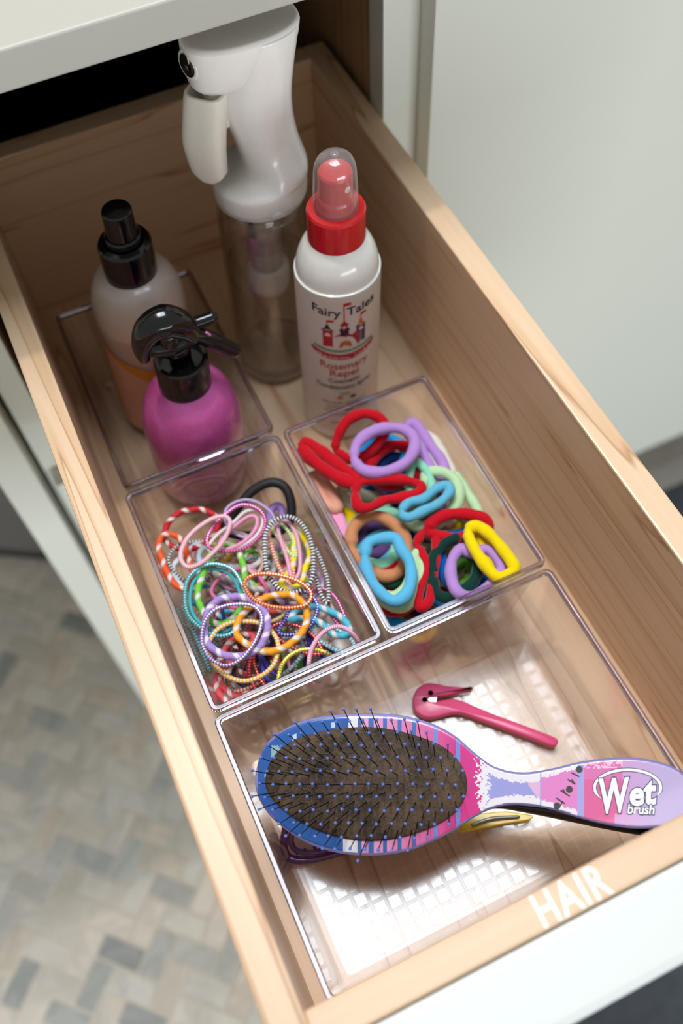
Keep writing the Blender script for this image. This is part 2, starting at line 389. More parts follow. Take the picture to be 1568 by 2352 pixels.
# ================================================================ CABINET
cab = thing('vanity_cabinet', (11, 31.5, FL), 'cream painted vanity cabinet the open drawer slides out of', 'cabinet')
Y0 = 31.5
V, F = join([box(25.3, 29.5, Y0, Y0+2, -55.5, 20), box(-5.4, -3.6, Y0, Y0+2, -55.5, 20), box(-3.6, 25.3, Y0, Y0+2, 17.6, 20), box(-3.6, 25.3, Y0+.1, Y0+2, -14, -11)])
mesh('face_frame', V, F, paint, cab)
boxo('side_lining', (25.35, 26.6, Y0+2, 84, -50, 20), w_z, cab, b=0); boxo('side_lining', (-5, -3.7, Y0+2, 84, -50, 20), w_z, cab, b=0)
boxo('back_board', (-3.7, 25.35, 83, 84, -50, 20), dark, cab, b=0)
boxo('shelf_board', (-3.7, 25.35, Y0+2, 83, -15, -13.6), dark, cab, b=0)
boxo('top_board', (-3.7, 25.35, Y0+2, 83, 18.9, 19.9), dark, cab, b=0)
boxo('drawer_runner', (-2.9, -1.0, 33.5, 82, -11.9, -10.6), plain('zinc_steel', '8A8A88', .35, metallic=1), cab); boxo('drawer_runner', (23, 25, 33.5, 82, -11.9, -10.6), plain('zinc_steel', '8A8A88', .35, metallic=1), cab)
boxo('end_panel', (-8.5, -5.8, 29.0, 84, FL, 20), paint, cab, b=.1)
boxo('drawer_front', (-4.9, 27.4, 29.6, Y0-.05, -55.3, -16.8), paint, cab, b=.15)
d = boxo('cabinet_door', (27.8, 92, 29.6, Y0-.05, -55.5, 19.4), paint, cab, b=.1)
boxo('cabinet_door', (92.4, 130, 29.6, Y0-.05, -55.5, 19.4), paint, cab, b=.1)
boxo('carcass', (29.5, 130, Y0, 84, -55.5, 19.8), paint, cab, b=0)
boxo('toe_kick', (-5.5, 130, 37, 39, FL, -55.5), plain('black_toe_kick', '2A2A2A', .7), cab, b=0)
V, F = lathe([(.16, 0), (.16, 1.0)], (0, 0, 0), seg=12)
hole = [(25.33-(z-0)*1.0 if False else 25.33, 0, 0)]
ct = boxo('countertop', (-120, 130, 24.3, 84.8, 20.0, 22.0), [stone], b=.12)
tag(ct, 'pale countertop overhanging the open drawer at the top left', 'countertop')

# ================================================================ DRAWER
dr = thing('drawer', (11.2, 12, -14.0), 'open maple drawer full of hair things pulled out of the cabinet', 'drawer')
ZT, ZB, ZF = 6.3, -11.5, -7.6
YF, YFo, YB, YBo, XL, XLo, XR, XRo = -14.72, -16.22, 38.85, 40.4, -.8, -2.35, 23.33, 24.88
rb = .12
boxo('side_panel', (XLo, XL, YFo, YBo, ZB, ZT), w_y, dr, b=rb); boxo('side_panel', (XR, XRo, YFo, YBo, ZB, ZT), w_y, dr, b=rb)
boxo('back_panel', (XL, XR, YB, YBo, ZB, ZT), w_x, dr, b=rb); boxo('front_panel', (XL, XR, YFo, YF, ZB, ZT), w_x, dr, b=rb)
boxo('bottom_panel', (XL, XR, YF, YB, ZF-.9, ZF), w_y, dr, b=0)
boxo('drawer_front', (-5.0, 27.4, -19.45, YFo-.03, -16.2, 6.35), paint2, dr, b=.35)
# HAIR in white vinyl on the top edge of the front
o0, ox, oy = onz(1250, 2140, ZT), onz(1408, 2045, ZT), onz(1224, 2084, ZT)
V, F = text_mesh('HAIR', 1, .018, 'LEFT', space=1.12); V = np.array(V); wmax = V[:, 0].max(); hmax = V[:, 1].max()
X = (ox-o0)/wmax; Yv = (oy-o0)/hmax; Yv = np.array([0, 1, 0])*np.linalg.norm(Yv)*1.0; X = np.array([1, 0, 0])*np.linalg.norm(X)
yy = -16.1; o0 = np.array([o0[0], yy, ZT+.015]); Yv = Yv/np.linalg.norm(Yv)*(1.28/hmax)
mesh('lettering', [o0+X*a[0]+Yv*a[1] for a in V], F, plain('white_vinyl', 'FBFAF6', .4), dr)['label'] = 'white vinyl lettering HAIR'

# ================================================================ ACRYLIC BINS
acr = clear('clear_acrylic', (.98, .968, .97), f0=.05); acr_r = clear('clear_acrylic_textured', (.97, .965, .965), rough=.17, f0=.05)
def rimmat():
    m, nt, bs = newmat('acrylic_rim'); bs.inputs['Base Color'].default_value = (.62, .56, .62, 1); bs.inputs['Transmission Weight'].default_value = 1
    bs.inputs['IOR'].default_value = 1.49; bs.inputs['Roughness'].default_value = .03
    return m
rim = rimmat()
def clearglass():
    m, nt, bs = newmat('solid_clear_plastic'); bs.inputs['Base Color'].default_value = (.97, .96, .94, 1); bs.inputs['Transmission Weight'].default_value = 1; bs.inputs['IOR'].default_value = 1.3; bs.inputs['Roughness'].default_value = .04
    return m
padm = clear('acrylic_base', (.975, .97, .965), rough=.09, f0=.06)
HB = 7.5; DRF = .75; WT = .22
def bin_(x0, x1, y0, y1, label):
    t = thing('acrylic_bin', ((x0+x1)/2, (y0+y1)/2, -HB), label, 'bin', 'clear acrylic bins in the drawer')
    d = DRF
    V, F = rings([rrect(x0+d, x1-d, y0+d, y1-d, .5, -HB), rrect(x0, x1, y0, y1, .45, -.3), rrect(x0+WT, x1-WT, y0+WT, y1-WT, .3, -.3),
                  rrect(x0+d+WT, x1-d-WT, y0+d+WT, y1-d-WT, .35, -HB+.55), rrect(x0+d+WT+.3, x1-d-WT-.3, y0+d+WT+.3, y1-d-WT-.3, .3, -HB+.3)])
    mesh('bin_body', V, F, [acr, acr_r], t, mi=[0]*(len(F)-2)+[1, 1])
    e = .0; q = .3
    V, F = rings([rrect(x0-e, x1+e, y0-e, y1+e, .45, -.3), rrect(x0-e, x1+e, y0-e, y1+e, .45, -.06), rrect(x0+.06, x1-.06, y0+.06, y1-.06, .4, 0),
                  rrect(x0+q-.06, x1-q+.06, y0+q-.06, y1-q+.06, .25, 0), rrect(x0+q, x1-q, y0+q, y1-q, .22, -.06), rrect(x0+q, x1-q, y0+q, y1-q, .22, -.3), rrect(x0-e, x1+e, y0-e, y1+e, .45, -.3)], False, False)
    mesh('rim', V, F, rim, t)
    # moulded grid of little squares in the base
    V, F = [], []; s, g = .80, .12; bx0, bx1, by0, by1 = x0+d+WT+.45, x1-d-WT-.45, y0+d+WT+.45, y1-d-WT-.45
    nx = int((bx1-bx0)/s); ny = int((by1-by0)/s); sx = (bx1-bx0)/nx; sy = (by1-by0)/ny; zt = -HB+.40
    for i in range(nx):
        for j in range(ny):
            a, b2, c, dd = bx0+i*sx+g/2, bx0+(i+1)*sx-g/2, by0+j*sy+g/2, by0+(j+1)*sy-g/2; n = len(V); h = .05
            V += [(a, c, -HB+.31), (b2, c, -HB+.31), (b2, dd, -HB+.31), (a, dd, -HB+.31), (a+h, c+h, zt), (b2-h, c+h, zt), (b2-h, dd-h, zt), (a+h, dd-h, zt)]
            F += [(n+4, n+5, n+6, n+7)]+[(n+q2, n+(q2+1) % 4, n+4+(q2+1) % 4, n+4+q2) for q2 in range(4)]
    g_ = mesh('base_grid', V, F, padm, t); g_['kind'] = 'stuff'
    return t
BA = (.28, 9.99, 15.32, 30.4); BB = (.12, 10.02, .2, 14.98); BC = (10.32, 20.15, .2, 15.08); BD = (.02, 20.1, -14.6, -.02)
bin_(*BA, 'clear acrylic bin at the back left holding the two black-topped bottles')
bin_(*BB, 'clear acrylic bin full of thin striped hair elastics')
bin_(*BC, 'clear acrylic bin full of thick soft hair ties')
bin_(*BD, 'wide clear acrylic bin at the front holding the hairbrush')

# ================================================================ BOTTLES
blk = plain('glossy_black_plastic', '0B0B0C', .16, coat=.4); white_p = plain('white_plastic', 'E9E6E1', .28, coat=.3, sss=.15)
cream_p = plain('cream_white_plastic', 'E4DFD3', .33, coat=.15, sss=.15)
# --- tall mist sprayer
mb = np.array([14.1, 26.6, ZF+.02]); LN = (.035, .0)
t = thing('mist_spray_bottle', mb, 'tall white continuous mist spray bottle with clear base and lever trigger', 'spray bottle')
def ax(h, ox=0, oy=0): return np.array([mb[0]+LN[0]*h+ox+max(0, h-16.5)*.075, mb[1]+LN[1]*h+oy, mb[2]+h])
glass = clear('clear_bottle', (.985, .985, .98), f0=.07)
V, F = lathe([(2.1, 0), (2.6, .12), (2.82, .6), (2.85, 1.4), (2.85, 14.0), (2.7, 15.0), (2.2, 15.9), (1.9, 16.1)], mb, LN, cap=False)
V2, F2 = lathe([(.01, .35), (2.2, .5), (2.62, 1.1), (2.7, 1.8), (2.7, 13.8), (2.5, 14.8), (1.8, 15.9)], mb, LN, cap=False)
V3, F3 = lathe([(.01, .02), (2.1, .02)], mb, LN, cap=False)
V, F = join([(V, F), (V2, F2), (V3, F3)]); mesh('bottle_body', V, F, glass, t, smooth=True)
V, F = lathe([(2.66, 1.9), (2.66, 9.9), (2.6, 9.95), (.02, 9.95)], mb, LN, cap=False); mesh('water', V, F, clear('water_clear', (.985, .975, .955), f0=.05), t, smooth=True)
V, F = lathe([(2.3, .08), (2.66, .25), (2.72, .7), (2.6, 1.2), (2.0, 1.35), (.6, 1.2)], mb, LN); mesh('thick_base', V, F, clearglass(), t, smooth=True)
V, F = lathe([(1.05, 16), (1.05, 9.2), (.9, 9.2), (.9, 16)], mb, LN, cap=False)
mesh('dip_tube', V, F, white_p, t, smooth=True)
V, F = lathe([(1.1, 7.4), (1.32, 7.5), (1.38, 8.0), (1.38, 9.3), (1.15, 9.45), (1.0, 9.5)], mb, LN); mesh('valve', V, F, white_p, t, smooth=True)
V, F = lathe([(2.3, 13.0), (2.3, 15.5), (1.3, 13.4), (1.2, 11.0)], mb, LN, cap=False); mesh('inner_collar', V, F, clear('clear_collar', (.9, .88, .86), f0=.07), t, smooth=True)
# shell: (h, x left, x right, half depth)
sh = smoothprof([(15.3, -2.72, 2.68, 2.7), (15.6, -2.85, 2.8, 2.84), (17.2, -2.82, 2.78, 2.8)], 3)
ER = lambda xl, xr, hd, h, k, sg=44, sq=1.0: ax(h, (xl+xr)/2+(xr-xl)/2*math.copysign(abs(math.cos(2*PI*k/sg))**sq, math.cos(2*PI*k/sg)), hd*math.copysign(abs(math.sin(2*PI*k/sg))**sq, math.sin(2*PI*k/sg)))
def loft(rows, sq=1.0, cap0=True, cap1=True, sg=44):
    return rings([[ER(xl, xr, hd, h, k, sg, sq) for k in range(sg)] for h, xl, xr, hd in rows], cap0, cap1)
cup = loft([(15.75, -2.6, 2.5, 2.6), (15.3, -2.66, 2.6, 2.66), (15.35, -2.8, 2.76, 2.8), (16.0, -2.82, 2.78, 2.82), (16.05, -2.4, 2.3, 2.3)], cap0=False, cap1=True)
rows = smoothprof([(15.6, -2.8, 2.77, 2.8), (16.4, -2.8, 2.8, 2.84), (16.8, -2.6, 2.8, 2.82), (17.1, -1.5, 2.78, 2.76), (17.7, -1.1, 2.7, 2.6), (19.0, -1.4, 2.25, 2.05), (20.5, -1.9, 1.92, 1.9), (22.0, -2.3, 1.82, 1.85), (23.4, -2.3, 1.9, 1.9), (24.8, -2.5, 2.05, 2.0), (25.75, -2.6, 2.12, 2.0)], 5)
grip = loft(rows, .92)
V, F = join([cup, grip]); mesh('shell', V, F, white_p, t, smooth=True)
rows = smoothprof([(23.1, -3.5, .4, 1.1), (23.5, -3.85, 1.1, 1.5), (24.1, -4.0, 1.75, 1.78), (25.0, -4.15, 2.12, 1.95), (25.75, -4.2, 2.2, 2.0)], 5)
V, F = join([loft(rows, .85, cap1=False), loft([(25.75, -4.2, 2.2, 2.0), (25.93, -4.12, 2.12, 1.93), (25.99, -3.9, 1.95, 1.78), (26.02, -2, 1, .9)], .85, cap0=False)])
mesh('spray_head', V, F, white_p, t, smooth=True)
# nozzle: black oval disc on the front of the head
V, F = [], []
c = ax(24.9, -4.12, -.45); nd = np.array([-.95, -.36, .05]); nd /= np.linalg.norm(nd); e1 = np.cross([0, 0, 1], nd); e1 /= np.linalg.norm(e1); e2 = np.cross(nd, e1)
def disc(c, nd, e1, e2, r1, r2, th, sg=28):
    Rr = [[c+e1*(r1-i)*math.cos(2*PI*k/sg)+e2*(r2-i)*math.sin(2*PI*k/sg)+nd*o for k in range(sg)] for i, o in ((0, -th), (0, -.03), (.05, 0), (.25, 0))]
    return rings(Rr)
V, F = disc(c+nd*-.06, nd, e1, e2, .74, .8, .3); mesh('nozzle_ring', V, F, white_p, t, smooth=True)
V, F = disc(c+nd*.0, nd, e1, e2, .56, .64, .2); nz = mesh('nozzle', V, F, blk, t, smooth=True); nz['label'] = 'black round nozzle'
V, F = disc(c+nd*.03+e2*-.15, nd, e1, e2, .06, .06, .05); o = mesh('nozzle_hole', V, F, plain('grey_metal', '8C8C90', .3, metallic=1), t, smooth=True)
# trigger lever: dished board hanging from the head towards the viewer's left
tp = [ax(h, xo, -.15) for h, xo in ((23.0, -3.05), (21.7, -3.2), (20.0, -3.35), (18.4, -3.2), (17.55, -3.05))]
C = catmull(tp, 8, False); Wd = np.interp(np.linspace(0, 1, len(C)), [0, .12, .5, .85, 1], [1.12, 1.2, 1.24, 1.02, .5]); ctr = []
fr = np.array([-.75, -.66, 0]); sd = np.array([.66, -.75, 0]) if False else np.array([-.66, .75, 0])
rowsR = []
for i, p in enumerate(C):
    r = []; w_ = Wd[i]; dpt = .75*(1-.4*i/len(C))
    for k in range(30):
        a = 2*PI*k/30; ca, sa = math.cos(a), math.sin(a)
        r.append(p+sd*w_*math.copysign(abs(ca)**.6, ca)+fr*(dpt*math.copysign(abs(sa)**.7, sa)+(-.15 if sa < 0 else .1)))
    rowsR.append(r)
hollow = []
for sc_, dz in ((.82, 0), (.8, -1.2)):
    hollow.append([C[0]+(np.array(q)-C[0])*sc_+np.array([0, 0, dz]) for q in rowsR[0]])
V, F = rings(hollow[::-1]+rowsR); mesh('trigger', V, F, cream_p, t, smooth=True)
V, F = capsule([ax(23.6, -2.4, 0), ax(22.2, -2.3, 0), ax(21.0, -2.0, 0)], [.9, .8, .6]); mesh('trigger_arm', V, F, cream_p, t, smooth=True)

# --- white bottle with the red collar
rb_ = np.array([16.3, 20.05, ZF+.02]); RL = (.026, 0); RR = 2.58
t = thing('conditioner_bottle', rb_, 'white conditioning spray bottle with red collar and clear domed cap', 'spray bottle')
V, F = lathe(smoothprof([(2.2, 0), (2.5, .12), (RR, .5), (RR, 3), (RR, 13.2), (2.52, 14.0), (2.36, 15.0), (2.05, 15.8), (1.7, 16.3), (1.6, 16.6)], 4), rb_, RL)
mesh('bottle_body', V, F, plain('white_gloss_bottle', 'EFEEE9', .18, coat=.5, sss=.2), t, smooth=True)
red = plain('red_plastic', 'C4121A', .25, coat=.3)
V, F = lathe([(1.55, 16.25), (1.66, 16.3), (1.66, 18.3), (1.58, 18.45), (1.25, 18.5), (1.25, 18.1), (.2, 18.1)], rb_, RL); mesh('collar', V, F, red, t, smooth=False)
V, F = lathe([(1.12, 18.1), (1.12, 18.7), (1.04, 18.75), (1.04, 19.1), (1.1, 19.15), (1.04, 19.3), (.98, 19.35), (.94, 20.7), (.88, 20.85), (.1, 20.75)], rb_, RL); mesh('pump', V, F, red, t)
th0 = math.radians(-70); P_ = np.array([math.cos(th0), math.sin(th0), 0]); c = rb_+np.array([RL[0]*20.1, 0, 20.1])+P_*.92
V, F = disc(c+P_*.05, P_, np.cross([0, 0, 1], P_), np.array([0, 0, 1.0]), .2, .22, .1); mesh('spray_insert', V, F, white_p, t, smooth=True)['label'] = 'pale spray insert'
V, F = lathe(smoothprof([(1.27, 18.3), (1.24, 19.5), (1.17, 20.7), (1.07, 21.25), (.8, 21.66), (.35, 21.82), (.01, 21.84)], 4), rb_, RL, cap=False)
V2, F2 = lathe([(.01, 21.92), (.2, 21.92), (.24, 21.84)], rb_, RL, cap=False); V, F = join([(V, F), (V2, F2)])
mesh('cap', V, F, clear('frosted_clear_cap', (.95, .93, .93), rough=.12, f0=.08, body=.10, bodycol='FFFFFF'), t, smooth=True)['label'] = 'clear domed cap'
# printed label, wrapped round the bottle: (x along the surface in cm, h)
TH = math.radians(-107)
def wrap(pts, off=.02, r=RR):
    out = []
    for p in pts:
        a = TH+p[0]/r; out.append((rb_[0]+RL[0]*p[1]+(r+off)*math.cos(a), rb_[1]+(r+off)*math.sin(a), rb_[2]+p[1]))
    return out
V, F = [], []
for i in range(49):
    a = -6.6+13.2*i/48; V += wrap([(a, 1.0), (a, 14.05)], .008)
F = [(2*i, 2*i+2, 2*i+3, 2*i+1) for i in range(48)]
lab = mesh('label', V, F, plain('matt_label_film', 'E4DCD2', .45), t, smooth=True)
ink = plain('ink_dark_purple', '2A1A38', .5); inkr = plain('ink_red', 'C01722', .5); inko = plain('ink_orange', 'D9722A', .5); inkg = plain('ink_green', '3F8E57', .5); inkp = plain('ink_violet', '54355E', .5); inkk = plain('ink_brown', '4A3038', .5); inkw = plain('ink_pale', 'F1DEDC', .5)
def print_text(s, x, h, size, mat, bend=0, off=.03, bold=.0, space=1.0, sx=1.0):
    V, F = text_mesh(s, size, bold, space=space); V = np.array(V); V[:, 0] = x+V[:, 0]*sx; V[:, 1] += h+bend*(V[:, 0])**2
    return mesh('lettering', wrap(V, off), F, mat, lab)
def poly(name, pts, mat, off=.03):
    return mesh(name, wrap(pts, off), [tuple(range(len(pts)))], mat, lab)
print_text('Fairy', -1.08, 12.45, .92, ink, .07, bold=.012); print_text('Tales', 1.16, 12.5, .92, ink, .07, bold=.012)
def rect(x0, x1, h0, h1): return [(x0, h0), (x1, h0), (x1, h1), (x0, h1)]
# little castle: two towers, turret, wall, gate, flags
CX = 0.0
for pts, mt in (([(-1.25, 9.75), (1.0, 9.7), (1.0, 10.75), (.75, 10.95), (.5, 10.75), (.25, 10.95), (0, 10.75), (-.3, 10.95), (-.6, 10.75), (-.85, 10.75), (-1.25, 10.75)], inkr),
                (rect(-1.3, -.68, 9.8, 11.25), inkr), ([(-1.45, 11.2), (-.55, 11.2), (-.8, 11.4), (-1.0, 11.85), (-1.2, 11.4)], ink),
                (rect(.78, 1.4, 9.9, 11.35), inkp), ([(.68, 11.3), (1.5, 11.3), (1.25, 11.55), (1.09, 12.1), (.93, 11.55)], inko),
                (rect(-.22, .3, 10.75, 11.3), ink), ([(-.3, 11.25), (.38, 11.25), (.34, 11.42), (-.26, 11.42)], ink), (rect(-.16, .24, 11.4, 11.75), inkr), ([(-.28, 11.72), (.36, 11.72), (.12, 11.95), (.04, 12.2), (-.04, 11.95)], inkr),
                (rect(.0, .06, 12.1, 13.55), inkr), ([(.06, 13.3), (.5, 13.35), (.42, 13.45), (.5, 13.55), (.06, 13.55)], inkr),
                (rect(-1.03, -.98, 11.8, 12.15), inkr), ([(-.98, 11.95), (-.55, 12.0), (-.62, 12.08), (-.55, 12.15), (-.98, 12.15)], inkr),
                (rect(1.07, 1.12, 12.05, 12.4), inkr), ([(1.12, 12.2), (1.5, 12.25), (1.44, 12.33), (1.5, 12.4), (1.12, 12.4)], inkr)):
    poly('castle_print', pts, mt, .026)
def arch(x, h, rw, rh): return [(x-rw, h), (x+rw, h)]+[(x+rw*math.cos(a), h+rh*math.sin(a)) for a in np.linspace(0, PI, 9)[1:]]
for pts, mt in ((arch(-.98, 10.75, .18, .3), inkw), (arch(1.1, 10.95, .16, .28), inkw), (arch(.04, 11.47, .1, .18), inkw), (arch(.1, 9.72, .42, .62), inko)):
    poly('castle_print', pts, mt, .034)
for dx in (-.2, 0, .2): poly('castle_print', rect(.09+dx, .12+dx, 9.74, 10.28), inkr, .04)
g = [(x, 9.38+.085*x*x+.16*(i % 2)) for i, x in enumerate(np.linspace(-1.95, 1.95, 41))]; g2 = [(x, 9.3+.085*x*x) for x in np.linspace(1.95, -1.95, 41)]
V = wrap(g+g2, .03); mesh('grass_print', V, [(i, 81-i, 80-i, i+1) for i in range(40)], inkg, lab)
b1 = [(x, 9.08+.1*x*x) for x in np.linspace(-2.15, 2.15, 31)]; b2 = [(x, 9.08+.1*x*x-.52*math.sin(math.acos(min(1, abs(x)/2.2)))**.5) for x in np.linspace(-2.15, 2.15, 31)]
mesh('banner_print', wrap(b1+b2, .03), [(i, i+1, 32+i, 31+i) for i in range(30)], inkr, lab)
print_text('kids love', -.3, 8.66, .38, inkw, .09, off=.04, sx=.92); print_text('Live', .95, 8.66, .38, inkw, .09, off=.04, sx=.92)
def dashes(x0, x1, h, th_, mat, bend, seed):
    rr_ = random.Random(seed); V, F = [], []; x = x0
    while x < x1:
        wd = rr_.uniform(.05, .12); hh = th_*rr_.uniform(.55, 1); n = len(V); V += [(x, h+bend*x*x), (x+wd, h+bend*(x+wd)**2), (x+wd, h+hh+bend*(x+wd)**2), (x, h+hh+bend*x*x)]; F.append((n, n+1, n+2, n+3)); x += wd+(.05 if rr_.random() > .2 else .16)
    mesh('fine_print', wrap(V, .034), F, mat, lab)
dashes(-1.75, -1.05, 8.68, .2, inkw, .1, 1); dashes(1.3, 1.8, 8.7, .2, inkw, .09, 2)
print_text('Rosemary', 0, 7.65, .86, inkr, .075, bold=.01, sx=.92); print_text('Repel\u2122' if False else 'Repel', 0, 6.95, .86, inkr, .05, bold=.01)
print_text('Cosmetic', 0, 6.3, .55, inkk, .06, bold=.008); print_text('Conditioning Spray', 0, 5.65, .55, inkk, .06, bold=.008, sx=.9)
print_text('with', 0, 5.05, .4, inkk, .05)
for k, (xx, mt) in enumerate(((-.3, inko), (.55, inkk))): poly('berry_print', [(xx+.22*math.cos(a), 4.75+.16*math.sin(a)) for a in np.linspace(0, 2*PI, 12)[:-1]], mt)
for k, hw in enumerate((1.5, 1.2, 1.4, .9)): dashes(-hw, hw, 4.1-.42*k, .16, inkk, .05, 10+k)
dashes(-.9, .9, 1.9, .18, inkk, .05, 20)

# --- tall peach bottle with a black sprayer, back left bin
ZI = -HB+.4
pb = np.array([5.0, 25.9, ZI]); PL = (.05, 0)
t = thing('detangler_bottle', pb, 'tall rounded peach bottle with black pump sprayer in the back left bin', 'spray bottle')
V, F = lathe(smoothprof([(2.2, 0), (2.5, .15), (2.68, .7), (2.78, 3), (2.85, 8), (2.9, 10), (2.78, 11.4), (2.3, 12.5), (1.6, 12.95), (1.4, 13.2)], 4), pb, PL)
mesh('bottle_body', V, F, clear('frosted_bottle', (.95, .92, .88), rough=.12, f0=.07, body=.42, bodycol='E8DCD2'), t, smooth=True)
V, F = lathe(smoothprof([(2.1, .2), (2.45, .4), (2.6, 1), (2.68, 4), (2.72, 8), (2.76, 9.6)], 4), pb, PL)
mesh('liquid', V, F, plain('peach_lotion', 'D9A888', .3, sss=.2), t, smooth=True)
def wrapp(pts, r, off=.04, th=math.radians(-100)):
    return [(pb[0]+PL[0]*h+(r+off)*math.cos(th+x/r), pb[1]+(r+off)*math.sin(th+x/r), pb[2]+h) for x, h in pts]
orange = plain('orange_print', 'D98A1E', .45)
xs = np.linspace(-3.6, 1.9, 31); tp_ = lambda x: 8.4-(x+3.6)*.42; bt_ = lambda x: tp_(x)-.12-(x+3.6)*.34
V = wrapp([(x, bt_(x)) for x in xs]+[(x, tp_(x)) for x in xs], 2.86)
mesh('label', V, [(i, i+1, 32+i, 31+i) for i in range(30)], orange, t, smooth=True)['label'] = 'orange wedge printed on the label'
V = wrapp([(x, .5) for x in xs]+[(x, bt_(x)) for x in xs], 2.84)
mesh('label', V, [(i, i+1, 32+i, 31+i) for i in range(30)], plain('peach_label', 'DFA98C', .4), t, smooth=True)['label'] = 'peach printed label'
xs = np.linspace(1.9, 4.6, 16); V = wrapp([(x, .5) for x in xs]+[(x, 8.8) for x in xs], 2.84)
mesh('label', V, [(i, i+1, 17+i, 16+i) for i in range(15)], plain('pale_label', 'DCCFC6', .4), t, smooth=True)['label'] = 'pale label panel'
xs = np.linspace(-4.6, -3.6, 12); V = wrapp([(x, .5) for x in xs]+[(x, 8.9) for x in xs], 2.84)
mesh('label', V, [(i, i+1, 13+i, 12+i) for i in range(11)], orange, t, smooth=True)['label'] = 'orange stripe down the side'
V, F = [], []; rr_ = random.Random(4)
for hh in (8.1, 7.6, 7.1):
    x = 2.3
    while x < 3.9:
        n = len(V); wd = rr_.uniform(.06, .14); h2 = rr_.uniform(.2, .34); V += wrapp([(x, hh), (x+wd, hh), (x+wd*1.3, hh+h2), (x+wd*.3, hh+h2)], 2.9); F.append((n, n+1, n+2, n+3)); x += wd+.08
mesh('fine_print', V, F, inkk, t)
V, F = lathe([(1.5, 12.8), (1.6, 12.9), (1.6, 15.1), (1.5, 15.25), (1.2, 15.3), (1.2, 15.0), (.2, 15.0)], pb, PL); mesh('collar', V, F, blk, t)
V, F = lathe([(1.08, 15.0), (1.08, 15.7), (1.0, 15.8), (.92, 15.8), (.88, 17.45), (.82, 17.55), (.1, 17.57)], pb, PL); mesh('pump', V, F, blk, t)

# --- pink bottle with trigger
kb = np.array([5.5, 19.15, ZI]); KL = (.055, 0)
t = thing('pink_spray_bottle', kb, 'squat glittery pink bottle with a black trigger sprayer', 'spray bottle')
def pinkmat():
    m, nt, bs = newmat('glitter_pink'); L = nt.links.new; bs.inputs['Roughness'].default_value = .15; bs.inputs['Coat Weight'].default_value = .6; bs.inputs['Coat Roughness'].default_value = .05
    g = N(nt, 'ShaderNodeTexCoord'); n = N(nt, 'ShaderNodeTexNoise'); n.inputs['Scale'].default_value = 22; n.inputs['Detail'].default_value = 3; n.inputs['Distortion'].default_value = 1; L(g.outputs['Object'], n.inputs[0])
    rp = N(nt, 'ShaderNodeValToRGB'); e = rp.color_ramp.elements; e[0].position = .3; e[0].color = lin('B8418F'); e[1].position = .7; e[1].color = lin('D766B2'); L(n.outputs['Fac'], rp.inputs[0])
    v = N(nt, 'ShaderNodeTexVoronoi'); v.inputs['Scale'].default_value = 900; L(g.outputs['Object'], v.inputs['Vector'])
    lt = N(nt, 'ShaderNodeMath', op='LESS_THAN'); lt.inputs[1].default_value = .16; L(v.outputs['Distance'], lt.inputs[0])
    mx = N(nt, 'ShaderNodeMix', data_type='RGBA'); L(lt.outputs[0], mx.inputs[0]); L(rp.outputs[0], mx.inputs[6]); mx.inputs[7].default_value = lin('E893CE'); L(mx.outputs[2], bs.inputs['Base Color'])
    bs.inputs['Subsurface Weight'].default_value = .3; bs.inputs['Subsurface Scale'].default_value = .01; bs.inputs['Subsurface Radius'].default_value = (1, .4, .8)
    return m
pk = pinkmat()
V, F = lathe(smoothprof([(2.2, 0), (2.75, .15), (3.0, .8), (3.08, 2.2), (3.12, 5.2), (3.1, 6.4), (2.9, 7.6), (2.45, 8.7), (1.8, 9.45), (1.4, 9.7)], 5), kb, KL)
mesh('bottle_body', V, F, pk, t, smooth=True)
def wk(pts, r, off=.03, th=math.radians(-95)): return [(kb[0]+KL[0]*h+(r+off)*math.cos(th+x/r), kb[1]+(r+off)*math.sin(th+x/r), kb[2]+h) for x, h in pts]
V, F = [], []; x = .6
while x < 2.8:
    n = len(V); wd = rr_.uniform(.08, .2); h2 = rr_.uniform(.25, .5); V += wk([(x, 2.0), (x+wd, 2.0), (x+wd, 2.0+h2), (x, 2.0+h2)], 3.1); F.append((n, n+1, n+2, n+3)); x += wd+.08
mesh('fine_print', V, F, plain('ink_plum', '4A1238', .4), t)
for rr, hh in ((1.25, 2.6), (1.0, 2.4)):
    P = wk([(-.4+rr*math.cos(q)*1.2, hh+rr*math.sin(q)) for q in np.linspace(0, 2*PI, 40)[:-1]], 3.1, .01)
    V, F, U = tube(np.array(P), .05, 6); mesh('ring_print', V, F, plain('ink_rose', 'E58CC6', .3), t, smooth=True)
V, F = lathe([(1.5, 9.5), (1.6, 9.6), (1.6, 11.75), (1.5, 11.9), (1.3, 11.9), (1.25, 11.5), (.3, 11.5)], kb, KL); mesh('collar', V, F, blk, t)
yk = kb[1]; hk = lambda u, v, dy=0: ony(u, v, yk+dy)
V, F = capsule([kb+[KL[0]*11.2, 0, 11.3], kb+[KL[0]*12.6, 0, 12.6], hk(392, 800), hk(385, 770)], [.72, .62, .66, .7]); mesh('neck', V, F, blk, t, smooth=True)
V, F = capsule([hk(331, 822), hk(327, 790), hk(343, 756), hk(378, 738), (hk(418, 748)), hk(452, 775)], [.36, .62, .85, .98, .82, .45], flat=1.0)
V2, F2 = capsule([hk(352, 800), hk(392, 792), hk(428, 778)], [.55, .75, .55]); V, F = join([(V, F), (V2, F2)]); mesh('trigger_head', V, F, blk, t, smooth=True)
V, F = capsule([hk(405, 752), hk(450, 742), hk(487, 729)], [.4, .38, .36]); V2, F2 = lathe([(.3, 0), (.3, .1)], (0, 0, 0)); mesh('nozzle', V, F, blk, t, smooth=True)
V, F = capsule([hk(430, 768, -.1), hk(462, 772, -.2), hk(497, 787, -.3), hk(536, 806, -.35)], [.5, .52, .55, .48], flat=.8); mesh('trigger', V, F, blk, t, smooth=True)
